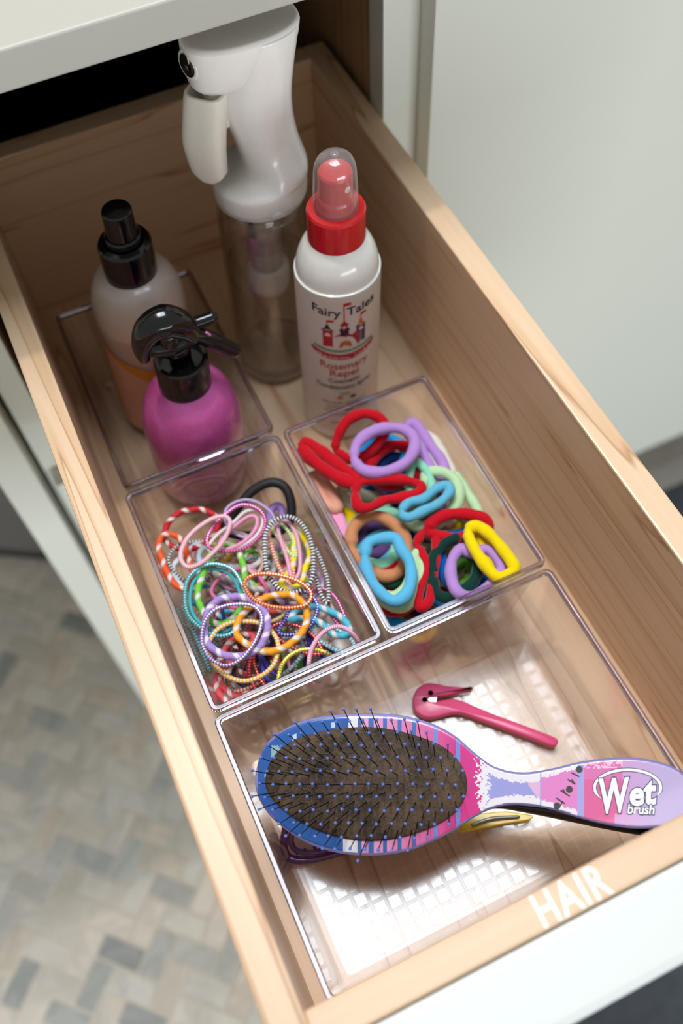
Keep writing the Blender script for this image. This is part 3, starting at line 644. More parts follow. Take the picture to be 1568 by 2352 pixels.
V, F = capsule([hk(474, 764, -.75), hk(482, 770, -.78)], [.07, .07]); mesh('lock_mark', V, F, plain('ink_pink', 'E77FC0', .4), t, smooth=True)['label'] = 'small pink mark on the trigger'

# ================================================================ HAIR TIES
def bounds(B, r):
    return (B[0], B[1], B[2], B[3], r)
def place(pts, z0, k, B, r, vc=None):
    """pixels -> points on a sloping sheet inside the bin; pushed against the wall where the sheet leaves the bin"""
    P = []
    vc = np.mean([p[1] for p in pts]) if vc is None else vc
    for u, v in pts:
        z = z0+k*(vc-v)/100
        for _ in range(3):
            z = min(max(z, -HB+.45+r), -r-.05)
            ins = WT+DRF*(-z/HB)+r+.03
            p = onz(u, v, z)
            lo = (B[0]+ins, B[2]+ins); hi = (B[1]-ins, B[3]-ins)
            if p[1] < lo[1]: q = ony(u, v, lo[1]); z = q[2]
            elif p[0] > hi[0]: q = onx(u, v, hi[0]); z = q[2] if q[2] < z else z
        z = min(max(z, -HB+.45+r), -r-.05); p = onz(u, v, z); ins = WT+DRF*(-z/HB)+r+.03
        p = np.array([min(max(p[0], B[0]+ins), B[1]-ins), min(max(p[1], B[2]+ins), B[3]-ins), z]); P.append(p)
    return P
rt = random.Random(11)
def finish(o, label, group): tag(o, label, 'hair tie', group)
Z5 = lambda x, y: (640+x/2.45, 850+y/2.45)
Z4 = lambda x, y: (280+x/2.529, 1080+y/2.529)
SOFT = {}
def velvet(c):
    if c not in SOFT: SOFT[c] = plain('towelling_'+c, c, .9, spec=.2, bump=.5, bscale=380, sheen=.35, vary=.06)
    return SOFT[c]
GC = 'thick soft hair ties in the right bin'; GB = 'thin patterned hair elastics in the left bin'
def soft(pts, c, z0, label, k=0.0, r=.375, sq=1.0, wob=.07, kz=None, B=BC, raw=False, group=GC):
    P = place([(p if raw else Z5(*p)) for p in pts], z0, k, B, r)
    if kz: P = [p+np.array([0, 0, dz]) for p, dz in zip(P, kz)]
    C, L = resample(catmull(P, 10), 72)
    ph = rt.uniform(0, 6); R_ = [r*(1+wob*math.sin(3*2*PI*i/72+ph)+wob*.8*math.sin(7*2*PI*i/72+ph*2)-(.3 if i in (0, 1, 71) else 0)) for i in range(72)]
    V, F, U = tube(C, R_, 12, flat=1.0)
    o = mesh('hair_tie', V, F, velvet(c), smooth=True); finish(o, label, group); return o
RED, LIL, MINT, LGR, SKY, YEL, TAN, DGR, BLU, NAV, PNK, SAL, CRM, BBL = 'C20A1E', 'B48AD0', '8ED8B8', 'BBDDAE', '5CB4DC', 'F0D400', 'CE8C62', '083430', '0A57B0', '0A2C66', 'EFA0C8', 'E3A48C', 'C9D0B2', '0C93DC'
soft([(630, 1410), (700, 1300), (850, 1290), (950, 1330), (860, 1390), (740, 1440)], BBL, -4.2, 'bright blue soft hair tie lying lowest at the front left corner of its bin')
soft([(470, 520), (480, 440), (560, 395), (660, 400), (720, 470), (680, 560), (560, 590)], BBL, -2.9, 'bright blue soft hair tie inside the lilac ring')
soft([(500, 560), (560, 470), (640, 425), (740, 440), (810, 510), (790, 580), (660, 640), (560, 630)], RED, -2.5, 'red soft hair tie seen through the lilac ring')
soft([(560, 560), (620, 500), (700, 500), (750, 560), (700, 620), (610, 620)], NAV, -3.3, 'dark navy soft hair tie below the lilac ring')
soft([(345, 690), (400, 650), (460, 700), (560, 730), (600, 790), (500, 800), (400, 755)], CRM, -3.6, 'pale sage soft hair tie under the crumpled red one')
soft([(185, 590), (240, 620), (300, 700), (330, 780), (280, 760), (215, 680)], SAL, -3.0, 'salmon soft hair tie pressed to the left wall of its bin')
soft([(255, 720), (300, 770), (345, 850), (370, 940), (330, 900), (275, 800)], PNK, -3.4, 'candy pink soft hair tie against the left wall of its bin')
soft([(320, 760), (370, 760), (410, 830), (400, 900), (350, 960), (320, 860)], YEL, -3.9, 'yellow soft hair tie deep behind the tan ring')
soft([(800, 370), (860, 385), (920, 470), (970, 580), (930, 600), (860, 500)], 'DAD6C8', -2.6, 'off white soft hair tie behind the lilac ties')
soft([(715, 330), (750, 295), (790, 330), (850, 420), (920, 520), (930, 590), (870, 570), (800, 450), (740, 370)], LIL, -2.2, 'lilac soft hair tie stretched towards the right wall, with a knob on top', r=.36)
soft([(980, 590), (1050, 620), (1100, 710), (1120, 800), (1080, 850), (1020, 790), (980, 690)], LGR, -2.7, 'outer pale green soft hair tie near the right wall', r=.33)
soft([(820, 590), (910, 575), (990, 620), (1012, 710), (970, 800), (890, 870), (780, 880), (730, 830), (800, 760), (860, 690)], LGR, -2.3, 'inner pale green soft hair tie curling round the short light blue one', k=.4)
soft([(760, 520), (820, 555), (855, 630), (850, 710), (780, 720), (730, 640)], MINT, -1.9, 'mint soft hair tie between the red and pale green ones', r=.28)
soft([(1000, 900), (1080, 850), (1130, 900), (1060, 990), (980, 980)], YEL, -3.5, 'yellow soft hair tie under the arched red one')
soft([(480, 900), (560, 880), (620, 950), (560, 1030), (470, 1000)], '5B3F72', -3.9, 'dark purple soft hair tie seen inside the tan ring')
soft([(410, 1000), (415, 900), (480, 835), (570, 825), (660, 880), (715, 960), (720, 1060), (670, 1140), (590, 1160), (500, 1110), (440, 1060)], TAN, -2.7, 'tan soft hair tie forming a ring behind the light blue one', k=.6)
soft([(400, 930), (440, 860), (520, 800), (620, 800), (680, 860), (640, 1060), (560, 1100), (450, 1060)], MINT, -3.4, 'mint soft hair tie just behind the tan ring')
soft([(560, 1170), (640, 1200), (720, 1150), (740, 1220), (660, 1290), (580, 1270)], '14503C', -3.6, 'bottle green soft hair tie inside the light blue ring')
soft([(640, 1180), (700, 1150), (720, 1230), (670, 1310), (620, 1270)], 'B01222', -4.1, 'red soft hair tie glimpsed low inside the light blue ring')
soft([(910, 970), (1000, 930), (1090, 950), (1170, 1050), (1180, 1170), (1110, 1230), (1000, 1230), (920, 1130)], BLU, -3.0, 'royal blue soft hair tie behind the dark green one')
soft([(920, 1150), (980, 1110), (1060, 1080), (1090, 1150), (1020, 1220)], '4E8A2A', -3.8, 'leaf green soft hair tie glimpsed inside the dark green ring')
soft([(560, 1260), (640, 1330), (730, 1320), (790, 1230), (805, 1120), (800, 1040), (770, 1040), (740, 1180), (660, 1270)], LGR, -2.3, 'pale green double soft hair tie running down beside the light blue ring', r=.33)
soft([(775, 990), (800, 930), (850, 900), (885, 950), (880, 1080), (865, 1200), (840, 1310), (785, 1330), (795, 1230), (830, 1120), (800, 1020)], RED, -2.2, 'red soft hair tie folded lengthwise in the middle of its bin', r=.28)
soft([(840, 900), (880, 845), (960, 812), (1060, 812), (1150, 838), (1180, 885), (1120, 930), (1000, 950), (890, 930)], RED, -2.0, 'red soft hair tie arched behind the yellow pair', k=.9)
soft([(865, 1160), (875, 1050), (940, 970), (1030, 950), (1100, 1010), (1120, 1110), (1090, 1200), (1010, 1260), (930, 1280), (880, 1240)], DGR, -2.2, 'dark green soft hair tie near the front wall of its bin', r=.34)
soft([(1090, 1040), (1030, 1005), (975, 1070), (970, 1170), (1010, 1255), (1100, 1270), (1190, 1210), (1250, 1130), (1220, 1050), (1160, 1010)], LIL, -1.8, 'lilac soft hair tie between the dark green and the yellow ones', r=.34)
soft([(1065, 910), (1110, 880), (1180, 920), (1260, 1010), (1325, 1110), (1290, 1150), (1225, 1165), (1140, 1070), (1085, 980)], YEL, -1.2, 'bright yellow soft hair tie on top at the front right of its bin', r=.36)
soft([(1110, 900), (1170, 960), (1240, 1040), (1300, 1130), (1240, 1110), (1160, 1010)], YEL, -2.0, 'second strand of yellow soft hair tie tucked inside the top yellow one', r=.26)
soft([(485, 1060), (500, 980), (570, 950), (655, 950), (690, 1010), (735, 1080), (745, 1180), (710, 1270), (640, 1300), (560, 1240), (500, 1150)], SKY, -1.2, 'light blue soft hair tie, a large ring on top at the front left', r=.36)
soft([(690, 800), (730, 745), (810, 725), (890, 665), (950, 650), (960, 690), (900, 750), (820, 790), (730, 830)], '62B2D2', -1.3, 'short light blue soft hair tie lying edge-on in the middle', r=.30)
soft([(120, 410), (150, 390), (240, 460), (340, 540), (430, 600), (430, 640), (340, 610), (230, 540), (150, 470)], RED, -1.3, 'red soft hair tie stretched long at the back left of its bin', r=.40)
soft([(325, 450), (330, 380), (380, 290), (460, 248), (540, 255), (595, 305), (580, 380), (500, 470), (400, 500)], RED, -1.3, 'red soft hair tie standing up at the back of its bin', k=1.6, r=.34)
soft([(430, 690), (450, 640), (520, 620), (620, 615), (720, 620), (800, 650), (785, 690), (690, 720), (600, 730), (520, 770), (450, 770)], RED, -1.25, 'crumpled red soft hair tie in front of the lilac ring', r=.31, wob=.14)
soft([(425, 500), (440, 420), (500, 360), (590, 328), (690, 330), (755, 375), (765, 440), (720, 515), (640, 560), (550, 578), (470, 560)], LIL, -.75, 'large lilac soft hair tie lying on top at the back of its bin', k=.3, r=.36)
# low layer nobody can tell apart
fill = ['B01222', '0C6FBF', '2F7D6A', 'E0C21C', 'CE8C62', '8FD0B8', '5B3F72', 'C9D0B2', '0A2C66', 'B48AD0', 'D9829A', '3C8F4A', 'C20A1E', '5CB4DC', 'F0D400', 'E3A48C']
rf = random.Random(5)
fn = ['dark red', 'mid blue', 'teal', 'mustard yellow', 'tan', 'mint', 'plum', 'sage', 'navy', 'lilac', 'dusty pink', 'grass green', 'bright red', 'light blue', 'lemon yellow', 'salmon']
pn = ['coral and white cord', 'turquoise banded elastic', 'plain navy elastic', 'lime and white cord', 'maroon metallic elastic', 'yellow banded elastic', 'mauve and white cord', 'salmon fine striped elastic', 'plain pink elastic', 'black and white banded elastic',
      'sky blue and white cord', 'violet metallic elastic', 'magenta fine striped elastic', 'gold and white cord', 'plain green elastic', 'orange banded elastic']
for i in range(30):
    x = rf.uniform(BC[0]+2.3, BC[1]-2.3); y = rf.uniform(BC[2]+2.2, BC[3]-3.4); a = rf.uniform(1.3, 1.9); b = rf.uniform(.8, 1.5); ph = rf.uniform(0, PI); z = -HB+.85+.75*(i//7)+rf.uniform(0, .2); tl = rf.uniform(-.25, .25)
    P = []
    for k in range(10):
        q = 2*PI*k/10; dx = a*math.cos(q); dy = b*math.sin(q); X_ = x+dx*math.cos(ph)-dy*math.sin(ph); Y_ = y+dx*math.sin(ph)+dy*math.cos(ph); P.append((X_, Y_, max(z+tl*dx, -HB+.78)))
    C, L = resample(catmull(P, 8), 56); V, F, U = tube(C, .3, 10); o = mesh('hair_tie', V, F, velvet(fill[i % 16]), smooth=True)
    finish(o, fn[i % 16]+' soft hair tie half buried '+zone(x, y, BC)+' of the soft heap', 'soft hair ties buried low in the heap')

def thin(pts, style, ca, cb, z0, label, k=0.0, r=.115, raw=False, group=GB, B=BB):
    P = place([(p if raw else Z4(*p)) for p in pts], z0, k, B, r*1.2)
    NN = 150; C, L = resample(catmull(P, 14), NN)
    if style == 'rope':
        tw = 1.9; V, F, U = tube(C, r*1.45, 12, lobes=2, twist=tw, L=L)
        turns = round(tw*L); m = stripe(ca, cb, .6, .42, 1.0, 1.0, 1.0); 
        m = MC.setdefault(('rope', ca, cb, turns), None) or ropemat(ca, cb, turns); MC[('rope', ca, cb, turns)] = m
    else:
        V, F, U = tube(C, r, 9)
        if style == 'band': m = stripe(ca, cb, .6, .42, L, 5.2, 0.0)
        elif style == 'fine': m = stripe(ca, cb, .6, .5, L, 8.0, 1.0)
        elif style == 'glit': m = stripe(ca, cb, .35, .4, L, 6.0, 0.0, metal=.85)
        else: m = plain('elastic_'+ca, ca, .6, bump=.3, bscale=500)
    o = mesh('hair_elastic', V, F, m, smooth=True, uv=U); finish(o, label, group); return o
def ropemat(ca, cb, turns):
    m, nt, bs = newmat('twisted_cord'); L = nt.links.new
    uv = N(nt, 'ShaderNodeUVMap'); sx = N(nt, 'ShaderNodeSeparateXYZ'); L(uv.outputs[0], sx.inputs[0])
    a = N(nt, 'ShaderNodeMath', op='MULTIPLY'); a.inputs[1].default_value = -turns; L(sx.outputs[0], a.inputs[0])
    b = N(nt, 'ShaderNodeMath', op='MULTIPLY'); b.inputs[1].default_value = 2; L(sx.outputs[1], b.inputs[0])
    s = N(nt, 'ShaderNodeMath', op='ADD'); L(a.outputs[0], s.inputs[0]); L(b.outputs[0], s.inputs[1]); h = N(nt, 'ShaderNodeMath', op='MULTIPLY'); h.inputs[1].default_value = .5; L(s.outputs[0], h.inputs[0])
    f = N(nt, 'ShaderNodeMath', op='FRACT'); L(h.outputs[0], f.inputs[0])
    rp = N(nt, 'ShaderNodeValToRGB'); e = rp.color_ramp.elements; e[0].position = 0; e[0].color = lin(ca); e[1].position = 1; e[1].color = lin(ca)
    for p, c in ((.58, ca), (.64, cb), (.86, cb), (.92, ca)): x = e.new(p); x.color = lin(c)
    L(f.outputs[0], rp.inputs[0]); L(rp.outputs[0], bs.inputs['Base Color']); bs.inputs['Roughness'].default_value = .65
    return m
W_ = 'E2DCD8'
# low filler elastics, a shallow jumble
pal = [('rope', 'E2574C', W_), ('band', '3FB6C6', W_), ('plain', '2A2A60', ''), ('rope', '7CC843', W_), ('glit', '8A1230', 'E0A0B0'), ('band', 'E9C820', W_), ('rope', 'C7A2D8', W_), ('fine', 'E08A78', W_), ('plain', 'E070A8', ''), ('band', '222230', W_),
       ('rope', '4FB4D8', W_), ('glit', '3A2E9A', 'B0B0F0'), ('fine', 'D83A8A', 'F6D0E4'), ('rope', 'E8B820', W_), ('plain', '3E7D3A', ''), ('band', 'E66A2A', W_)]
for i in range(58):
    x = rf.uniform(BB[0]+2.3, BB[1]-2.3); y = rf.uniform(BB[2]+2.3, BB[3]-3.9); a = rf.uniform(1.2, 1.8); b = rf.uniform(.9, 1.5); ph = rf.uniform(0, PI); z = -HB+.8+.27*(i//4)+rf.uniform(0, .2); tl, tl2 = rf.uniform(-.35, .35), rf.uniform(-.35, .35)
    P = []
    for k in range(9):
        q = 2*PI*k/9; rr = rf.uniform(.86, 1.1); dx = a*math.cos(q)*rr; dy = b*math.sin(q)*rr; P.append((x+dx*math.cos(ph)-dy*math.sin(ph), y+dx*math.sin(ph)+dy*math.cos(ph), max(z+tl*dx+tl2*dy, -HB+.62)))
    C, L = resample(catmull(P, 10), 84); st, ca, cb = pal[i % 16]
    if st == 'rope': V, F, U = tube(C, .165, 10, lobes=2, twist=1.9, L=L); tn = round(1.9*L); m = MC.get(('rope', ca, cb, tn)) or ropemat(ca, cb, tn); MC[('rope', ca, cb, tn)] = m
    else:
        V, F, U = tube(C, .115, 8); n_ = {'band': 5.2, 'fine': 8, 'glit': 6.0}.get(st)
        m = plain('elastic_'+ca, ca, .6) if st == 'plain' else stripe(ca, cb, .5, .48, L, n_, 0.0, metal=.8 if st == 'glit' else 0)
    o = mesh('hair_elastic', V, F, m, smooth=True, uv=U); finish(o, pn[i % 16]+' half buried '+zone(x, y, BB)+' of the jumble', 'thin hair elastics buried in the jumble')
thin([(600, 330), (680, 210), (760, 120), (860, 72), (940, 95), (985, 180), (975, 290), (900, 360), (760, 380), (650, 370)], 'plain', '17171A', '', -2.6, 'thick plain black hair tie standing at the back of its bin', k=1.5, r=.3)
thin([(860, 250), (900, 205), (930, 240), (920, 330), (870, 360)], 'plain', '9A7AC0', '', -3.6, 'purple hair tie behind the black one', r=.25)
thin([(250, 400), (262, 320), (330, 250), (430, 228), (510, 245), (560, 300), (520, 400), (420, 450), (310, 450)], 'rope', 'C81428', W_, -2.3, 'red and white twisted cord elastic at the back left corner', k=.9, r=.13)
thin([(355, 420), (300, 375), (240, 380), (212, 440), (235, 530), (275, 620), (330, 680), (390, 680), (410, 600), (380, 500)], 'rope', 'EE5A24', W_, -2.1, 'orange and white twisted cord elastic along the left wall', r=.13)
thin([(300, 560), (320, 640), (380, 680), (450, 600), (450, 480), (500, 440), (440, 430), (370, 480)], 'rope', 'B6D2E4', W_, -2.7, 'pale blue and white twisted elastic under the pink ring', r=.12)
thin([(430, 470), (540, 440), (650, 450), (700, 500), (640, 540), (520, 540), (420, 520)], 'fine', 'B52A3C', 'E8C8C0', -2.9, 'dark red finely striped elastic under the lime cord', r=.1)
thin([(560, 380), (640, 360), (720, 380), (800, 460), (820, 540), (780, 600), (720, 560), (640, 420)], 'fine', 'E08A78', W_, -2.5, 'coral and white finely striped elastic in the middle', r=.12)
thin([(850, 480), (890, 500), (880, 590), (850, 680), (770, 690), (640, 640), (540, 600), (600, 560), (760, 560)], 'rope', 'D6D0CC', 'B8B4B8', -2.9, 'greyish white twisted elastic under the orange ring', r=.14)
thin([(600, 240), (650, 190), (730, 172), (810, 200), (880, 270), (870, 360), (790, 400), (680, 380), (610, 320)], 'fine', 'A78CD0', 'DCD0F0', -1.9, 'thin lilac elastic behind the magenta one', k=.6, r=.09)
thin([(640, 310), (720, 240), (800, 240), (815, 320), (760, 400), (670, 450), (560, 480), (500, 450), (560, 370)], 'plain', 'E4E0DE', '', -1.6, 'plain white elastic inside the magenta one', k=.4, r=.11)
thin([(650, 330), (740, 268), (785, 285), (770, 350), (700, 420), (600, 460), (570, 420)], 'plain', 'EE9CC4', '', -1.5, 'plain candy pink elastic inside the white one', k=.4, r=.12)
thin([(620, 240), (700, 200), (790, 225), (832, 290), (810, 370), (750, 430), (670, 465), (560, 470), (495, 430), (520, 340)], 'glit', 'C81E84', 'F4B8DC', -1.4, 'magenta elastic with metallic dots at the back', k=.5, r=.11)
thin([(340, 500), (370, 410), (440, 335), (530, 280), (600, 270), (628, 310), (595, 400), (530, 480), (450, 545), (375, 560)], 'fine', 'EE9CB4', 'FBE0E6', -1.0, 'pale pink finely striped elastic lying on top at the back left', k=.5, r=.135)
thin([(600, 430), (670, 465), (705, 560), (715, 660), (690, 800), (620, 880), (540, 890), (470, 820), (440, 720), (465, 620), (510, 500)], 'rope', '76CC3E', W_, -1.9, 'lime green twisted cord elastic inside the turquoise ring', r=.14)
thin([(365, 750), (380, 640), (445, 570), (530, 545), (630, 570), (690, 650), (720, 760), (690, 880), (630, 950), (540, 960), (450, 910), (385, 840)], 'glit', '35B0BC', 'BFEAEA', -1.5, 'turquoise elastic with silver thread forming a large ring on the left', r=.12)
thin([(395, 760), (410, 660), (470, 590), (540, 572), (620, 600), (670, 670), (690, 780), (640, 910), (560, 940), (470, 900), (415, 840)], 'plain', '38AEBB', '', -1.9, 'plain turquoise elastic just inside the silver threaded one', r=.11)
thin([(350, 790), (385, 860), (420, 950), (460, 1060), (510, 1160), (470, 1165), (425, 1060), (385, 960), (350, 860)], 'band', '2FA9B8', 'CFE8EC', -3.0, 'turquoise banded elastic standing against the left wall', r=.13)
thin([(830, 480), (835, 370), (880, 300), (960, 270), (1040, 310), (1095, 410), (1112, 530), (1095, 650), (1010, 710), (930, 700), (870, 640), (840, 570)], 'band', '25283C', 'F0F0F0', -1.2, 'navy and white banded elastic forming a tall ring', k=.3, r=.14)
thin([(1120, 460), (1165, 550), (1198, 660), (1195, 770), (1160, 730), (1130, 640), (1095, 560)], 'band', '1C1C20', 'EDEDED', -2.2, 'black and white banded elastic by the right wall', r=.13)
thin([(850, 340), (910, 390), (970, 480), (995, 570), (985, 660), (930, 600), (880, 480)], 'band', 'EE6A34', W_, -1.9, 'orange and white banded elastic inside the navy ring', r=.12)
thin([(900, 300), (960, 300), (1010, 370), (1032, 480), (1030, 590), (990, 640), (960, 520), (920, 400)], 'fine', 'D8589C', 'F8DCEA', -1.6, 'pink and white finely striped elastic inside the navy ring', r=.12)
thin([(860, 300), (930, 315), (990, 400), (1010, 500), (960, 470), (900, 380)], 'band', '9BDA4C', W_, -1.8, 'lime and white banded elastic inside the navy ring', r=.11)
thin([(1010, 345), (1060, 400), (1092, 490), (1060, 580), (1040, 650), (970, 690), (920, 660), (990, 560), (1000, 440)], 'rope', 'F0DC10', W_, -1.9, 'yellow and white twisted elastic inside the navy ring', r=.14)
thin([(1100, 700), (1170, 690), (1240, 740), (1290, 840), (1320, 920), (1260, 900), (1180, 800), (1110, 760)], 'glit', 'C2187A', 'F0A8D0', -2.6, 'magenta dotted elastic at the right side', r=.1)
thin([(975, 870), (1020, 810), (1100, 790), (1200, 815), (1290, 870), (1320, 940), (1240, 960), (1140, 880), (1040, 860)], 'rope', '4FBCD8', W_, -2.3, 'sky blue and white twisted elastic at the right side', r=.14)
thin([(1100, 920), (1180, 900), (1290, 950), (1350, 1020), (1290, 1060), (1160, 1000)], 'band', '3FB6C6', W_, -2.6, 'turquoise banded elastic inside the rose ring at the lower right', r=.12)
thin([(960, 720), (1060, 705), (1125, 760), (1130, 830), (1080, 920), (990, 955), (910, 940), (960, 840)], 'glit', '3B2FA6', 'B8B4F4', -2.2, 'indigo elastic with metallic dots under the yellow cord', r=.11)
thin([(1080, 950), (1140, 1000), (1220, 1050), (1260, 1110), (1180, 1090), (1100, 1030)], 'plain', '30309A', '', -2.9, 'plain indigo elastic at the lower right', r=.12)
thin([(870, 920), (930, 890), (1020, 905), (1110, 960), (1160, 1060), (1060, 1060), (940, 1000)], 'glit', 'C01828', 'F0A0A0', -2.5, 'red elastic with metallic dots in the middle', r=.12)
thin([(760, 1040), (770, 1130), (800, 1210), (830, 1260), (790, 1290), (740, 1180)], 'glit', 'B81424', 'E88080', -2.6, 'red dotted elastic running down inside the yellow ring', r=.11)
thin([(800, 1060), (830, 1120), (880, 1180), (930, 1220), (900, 1250), (830, 1190)], 'plain', '3C34A4', '', -2.5, 'plain violet blue elastic crossing the yellow ring', r=.13)
thin([(560, 1130), (610, 1020), (690, 960), (760, 960), (740, 1040), (640, 1110), (610, 1180)], 'rope', 'D8484C', W_, -2.4, 'red and white twisted elastic inside the lilac cord', r=.13)
thin([(560, 1190), (590, 1260), (660, 1310), (760, 1300), (800, 1350), (700, 1380), (590, 1330), (540, 1250)], 'rope', 'E0545C', W_, -3.0, 'coral and white twisted elastic at the front left corner', r=.14)
thin([(530, 1270), (600, 1330), (700, 1390), (820, 1420), (930, 1390), (880, 1340), (740, 1350), (620, 1290)], 'fine', '9ED4D8', 'DCECEE', -3.6, 'pale aqua elastic at the front left corner', r=.12)
thin([(620, 1440), (720, 1500), (850, 1510), (950, 1460), (900, 1400), (760, 1430)], 'rope', 'B79CC8', W_, -4.6, 'dusty lilac twisted elastic low behind the front wall', r=.14)
thin([(500, 1030), (540, 940), (620, 890), (710, 878), (800, 890), (880, 950), (908, 1030), (880, 1130), (800, 1200), (700, 1225), (600, 1190), (530, 1120)], 'band', 'F2B81C', W_, -1.5, 'large amber and white banded elastic at the lower left', r=.135)
thin([(665, 950), (690, 850), (790, 760), (900, 725), (1000, 730), (1065, 800), (1070, 890), (1020, 970), (940, 1030), (840, 1055), (740, 1020)], 'rope', 'F2A21C', W_, -1.3, 'orange yellow twisted cord elastic in the middle', r=.145)
thin([(480, 920), (500, 820), (560, 755), (670, 735), (770, 765), (835, 840), (842, 930), (800, 1020), (720, 1075), (620, 1080), (530, 1040), (485, 980)], 'rope', 'A98BD2', 'E8DEF4', -1.1, 'thick lavender twisted cord elastic on top at the lower left', r=.155)
thin([(463, 970), (480, 880), (540, 810), (640, 780), (750, 785), (808, 840), (800, 930), (750, 1030), (680, 1105), (600, 1135), (520, 1100), (475, 1035)], 'glit', '9C86D0', 'EDE6FA', -.65, 'thin lavender elastic with silver thread lying on top of the twisted one', r=.11)
thin([(710, 660), (760, 610), (860, 603), (970, 625), (1060, 668), (1100, 725), (1070, 780), (980, 800), (860, 790), (760, 745)], 'glit', 'F0601C', 'FFD0A8', -.9, 'orange elastic with metallic dots lying on top in the middle', r=.125)
thin([(905, 1230), (935, 1120), (1010, 1055), (1100, 1040), (1200, 1070), (1270, 1170), (1265, 1280), (1190, 1370), (1070, 1415), (970, 1380), (915, 1310)], 'glit', 'E6D21A', 'FFF8B0', -1.2, 'bright yellow elastic ring against the front wall', r=.12)
thin([(1085, 1140), (1105, 1030), (1170, 940), (1260, 908), (1340, 950), (1390, 1040), (1400, 1140), (1360, 1240), (1290, 1310), (1190, 1330), (1110, 1270)], 'fine', 'E78AB4', 'F6C8DA', -.9, 'rose pink elastic ring at the front right corner', r=.125)

# ================================================================ HAIRBRUSH
n_ = -ray(1060, 1810); n_ /= np.linalg.norm(n_); P0 = onz(835, 1805, -.35)
BP = lambda u, v, off=0.0: onpl(u, v, P0+n_*off, n_)
topc = [(585, 1795), (588, 1770), (596, 1740), (615, 1704), (655, 1673), (709, 1651), (774, 1641), (847, 1639), (921, 1643), (990, 1661), (1045, 1690), (1092, 1731), (1139, 1762), (1198, 1774), (1262, 1766), (1326, 1751), (1390, 1742), (1454, 1740), (1518, 1751), (1560, 1770), (1585, 1793), (1592, 1822)]
botc = [(585, 1795), (590, 1822), (600, 1845), (623, 1877), (660, 1909), (709, 1938), (766, 1957), (827, 1965), (888, 1963), (941, 1953), (990, 1934), (1040, 1909), (1096, 1873), (1147, 1853), (1198, 1850), (1262, 1859), (1326, 1878), (1390, 1894), (1454, 1903), (1518, 1900), (1560, 1889), (1582, 1866), (1592, 1822)]
def sm(c): return [tuple(p) for p in catmull([(a, b, 0) for a, b in c], 8, False)[:, :2]]
ts, bs_ = np.array(sm(topc)), np.array(sm(botc))
yt = lambda x: float(np.interp(x, np.maximum.accumulate(ts[:, 0]), ts[:, 1])); yb_ = lambda x: float(np.interp(x, np.maximum.accumulate(bs_[:, 0]), bs_[:, 1]))
brush = thing('hair_brush', BP(835, 1805, -1.6), 'oval paddle hairbrush with blue-tipped black bristles and pink patterned handle', 'hairbrush')
Zp = lambda x, y: (480+x/2.45, 1500+y/2.45)
padpts = [Zp(*p) for p in [(316, 740), (345, 610), (440, 510), (590, 450), (780, 420), (960, 420), (1150, 460), (1320, 530), (1420, 630), (1452, 740), (1422, 850), (1330, 940), (1180, 1010), (1000, 1052), (820, 1052), (640, 1010), (480, 930), (370, 840)]]
rp_ = random.Random(2)
def hsh(a, b): return (math.sin(a*12.9898+b*78.233)*43758.5453) % 1
def vn(a, b):
    i, j = math.floor(a), math.floor(b); fa, fb = a-i, b-j
    return (hsh(i, j)*(1-fa)+hsh(i+1, j)*fa)*(1-fb)+(hsh(i, j+1)*(1-fa)+hsh(i+1, j+1)*fa)*fb
cB, cW, cP1, cP2, cP3, cMg, cLl, cPw, cLv = [lin(x)[:3] for x in ('1E5AA8', 'E6E4EE', 'E6A8D4', 'E47CBC', 'D8549E', 'CF3288', '9A9CDC', 'C9A8DC', 'B9AEDC')]
cDk = lin('38403E')[:3]; cGr = lin('9FB0B4')[:3]; cStripe = lin('6B8ED6')[:3]
def pcol(u, v):
    e = min(v-yt(u), yb_(u)-v); no = vn(u/4.0, v/4.0)+.5*vn(u/1.7, v/1.7)
    if e < 5.5 or u < 592: return lin('8584BE')[:3]
    if u < 1056 and v < 1960:
        lim = 800 if v < 1800 else 788
        if u < lim:
            if 624 < u < 646 and 1712 < v < 1738: return lin('8FB4BE')[:3]
            if hsh(round(u/9), round(v/9)) > .978: return lin('BFD4EE')[:3]
            return cB if v < 1850 or u > 640 else lin('3A5FB4')[:3]
        if u < 822: return cW
        for s0, s1 in ((822, 830), (847, 857), (878, 888), (912, 922), (945, 955), (995, 1004), (1047, 1058)):
            if s0 <= u < s1: return cStripe if s0 > 980 else lin('3F6CB8')[:3]
        t_ = (u-822)/220; return tuple(np.array(cP1)*(1-t_)+np.array(cMg)*t_) if t_ > 0 else cP1
    if u < 1100+(no-.75)*34: return cMg
    if u < 1112: return cW
    if u < 1240:
        if e < 16+no*9: return cW
        if u > 1205 and (v-1790) < (u-1205)*1.5: return lin('D9B4D8')[:3]
        if no > 1.28 or u < 1112+no*14: return cW
        return cLl
    if 1233 <= u < 1244: return lin('98A4E2')[:3]
    if u < 1330 and u < 1325:
        if e < 10+no*8: return cW
        return lin('DC86C8')[:3] if no < 1.3 else lin('EAC0DE')[:3]
    if u < 1342: return lin('A2A8E4')[:3]
    if u < 1428 and not (v > 1870 and u > 1410):
        if v < 1765 and no > .72: return lin('ECC4E0')[:3]
        return lin('D8689F')[:3] if (v > 1790) else lin('D878B4')[:3]
    if no > 1.36: return lin('E4D8F0')[:3]
    t_ = min(1, (u-1428)/90); return tuple(np.array(lin('CDA0D6')[:3])*(1-t_)+np.array(cLv)*t_)
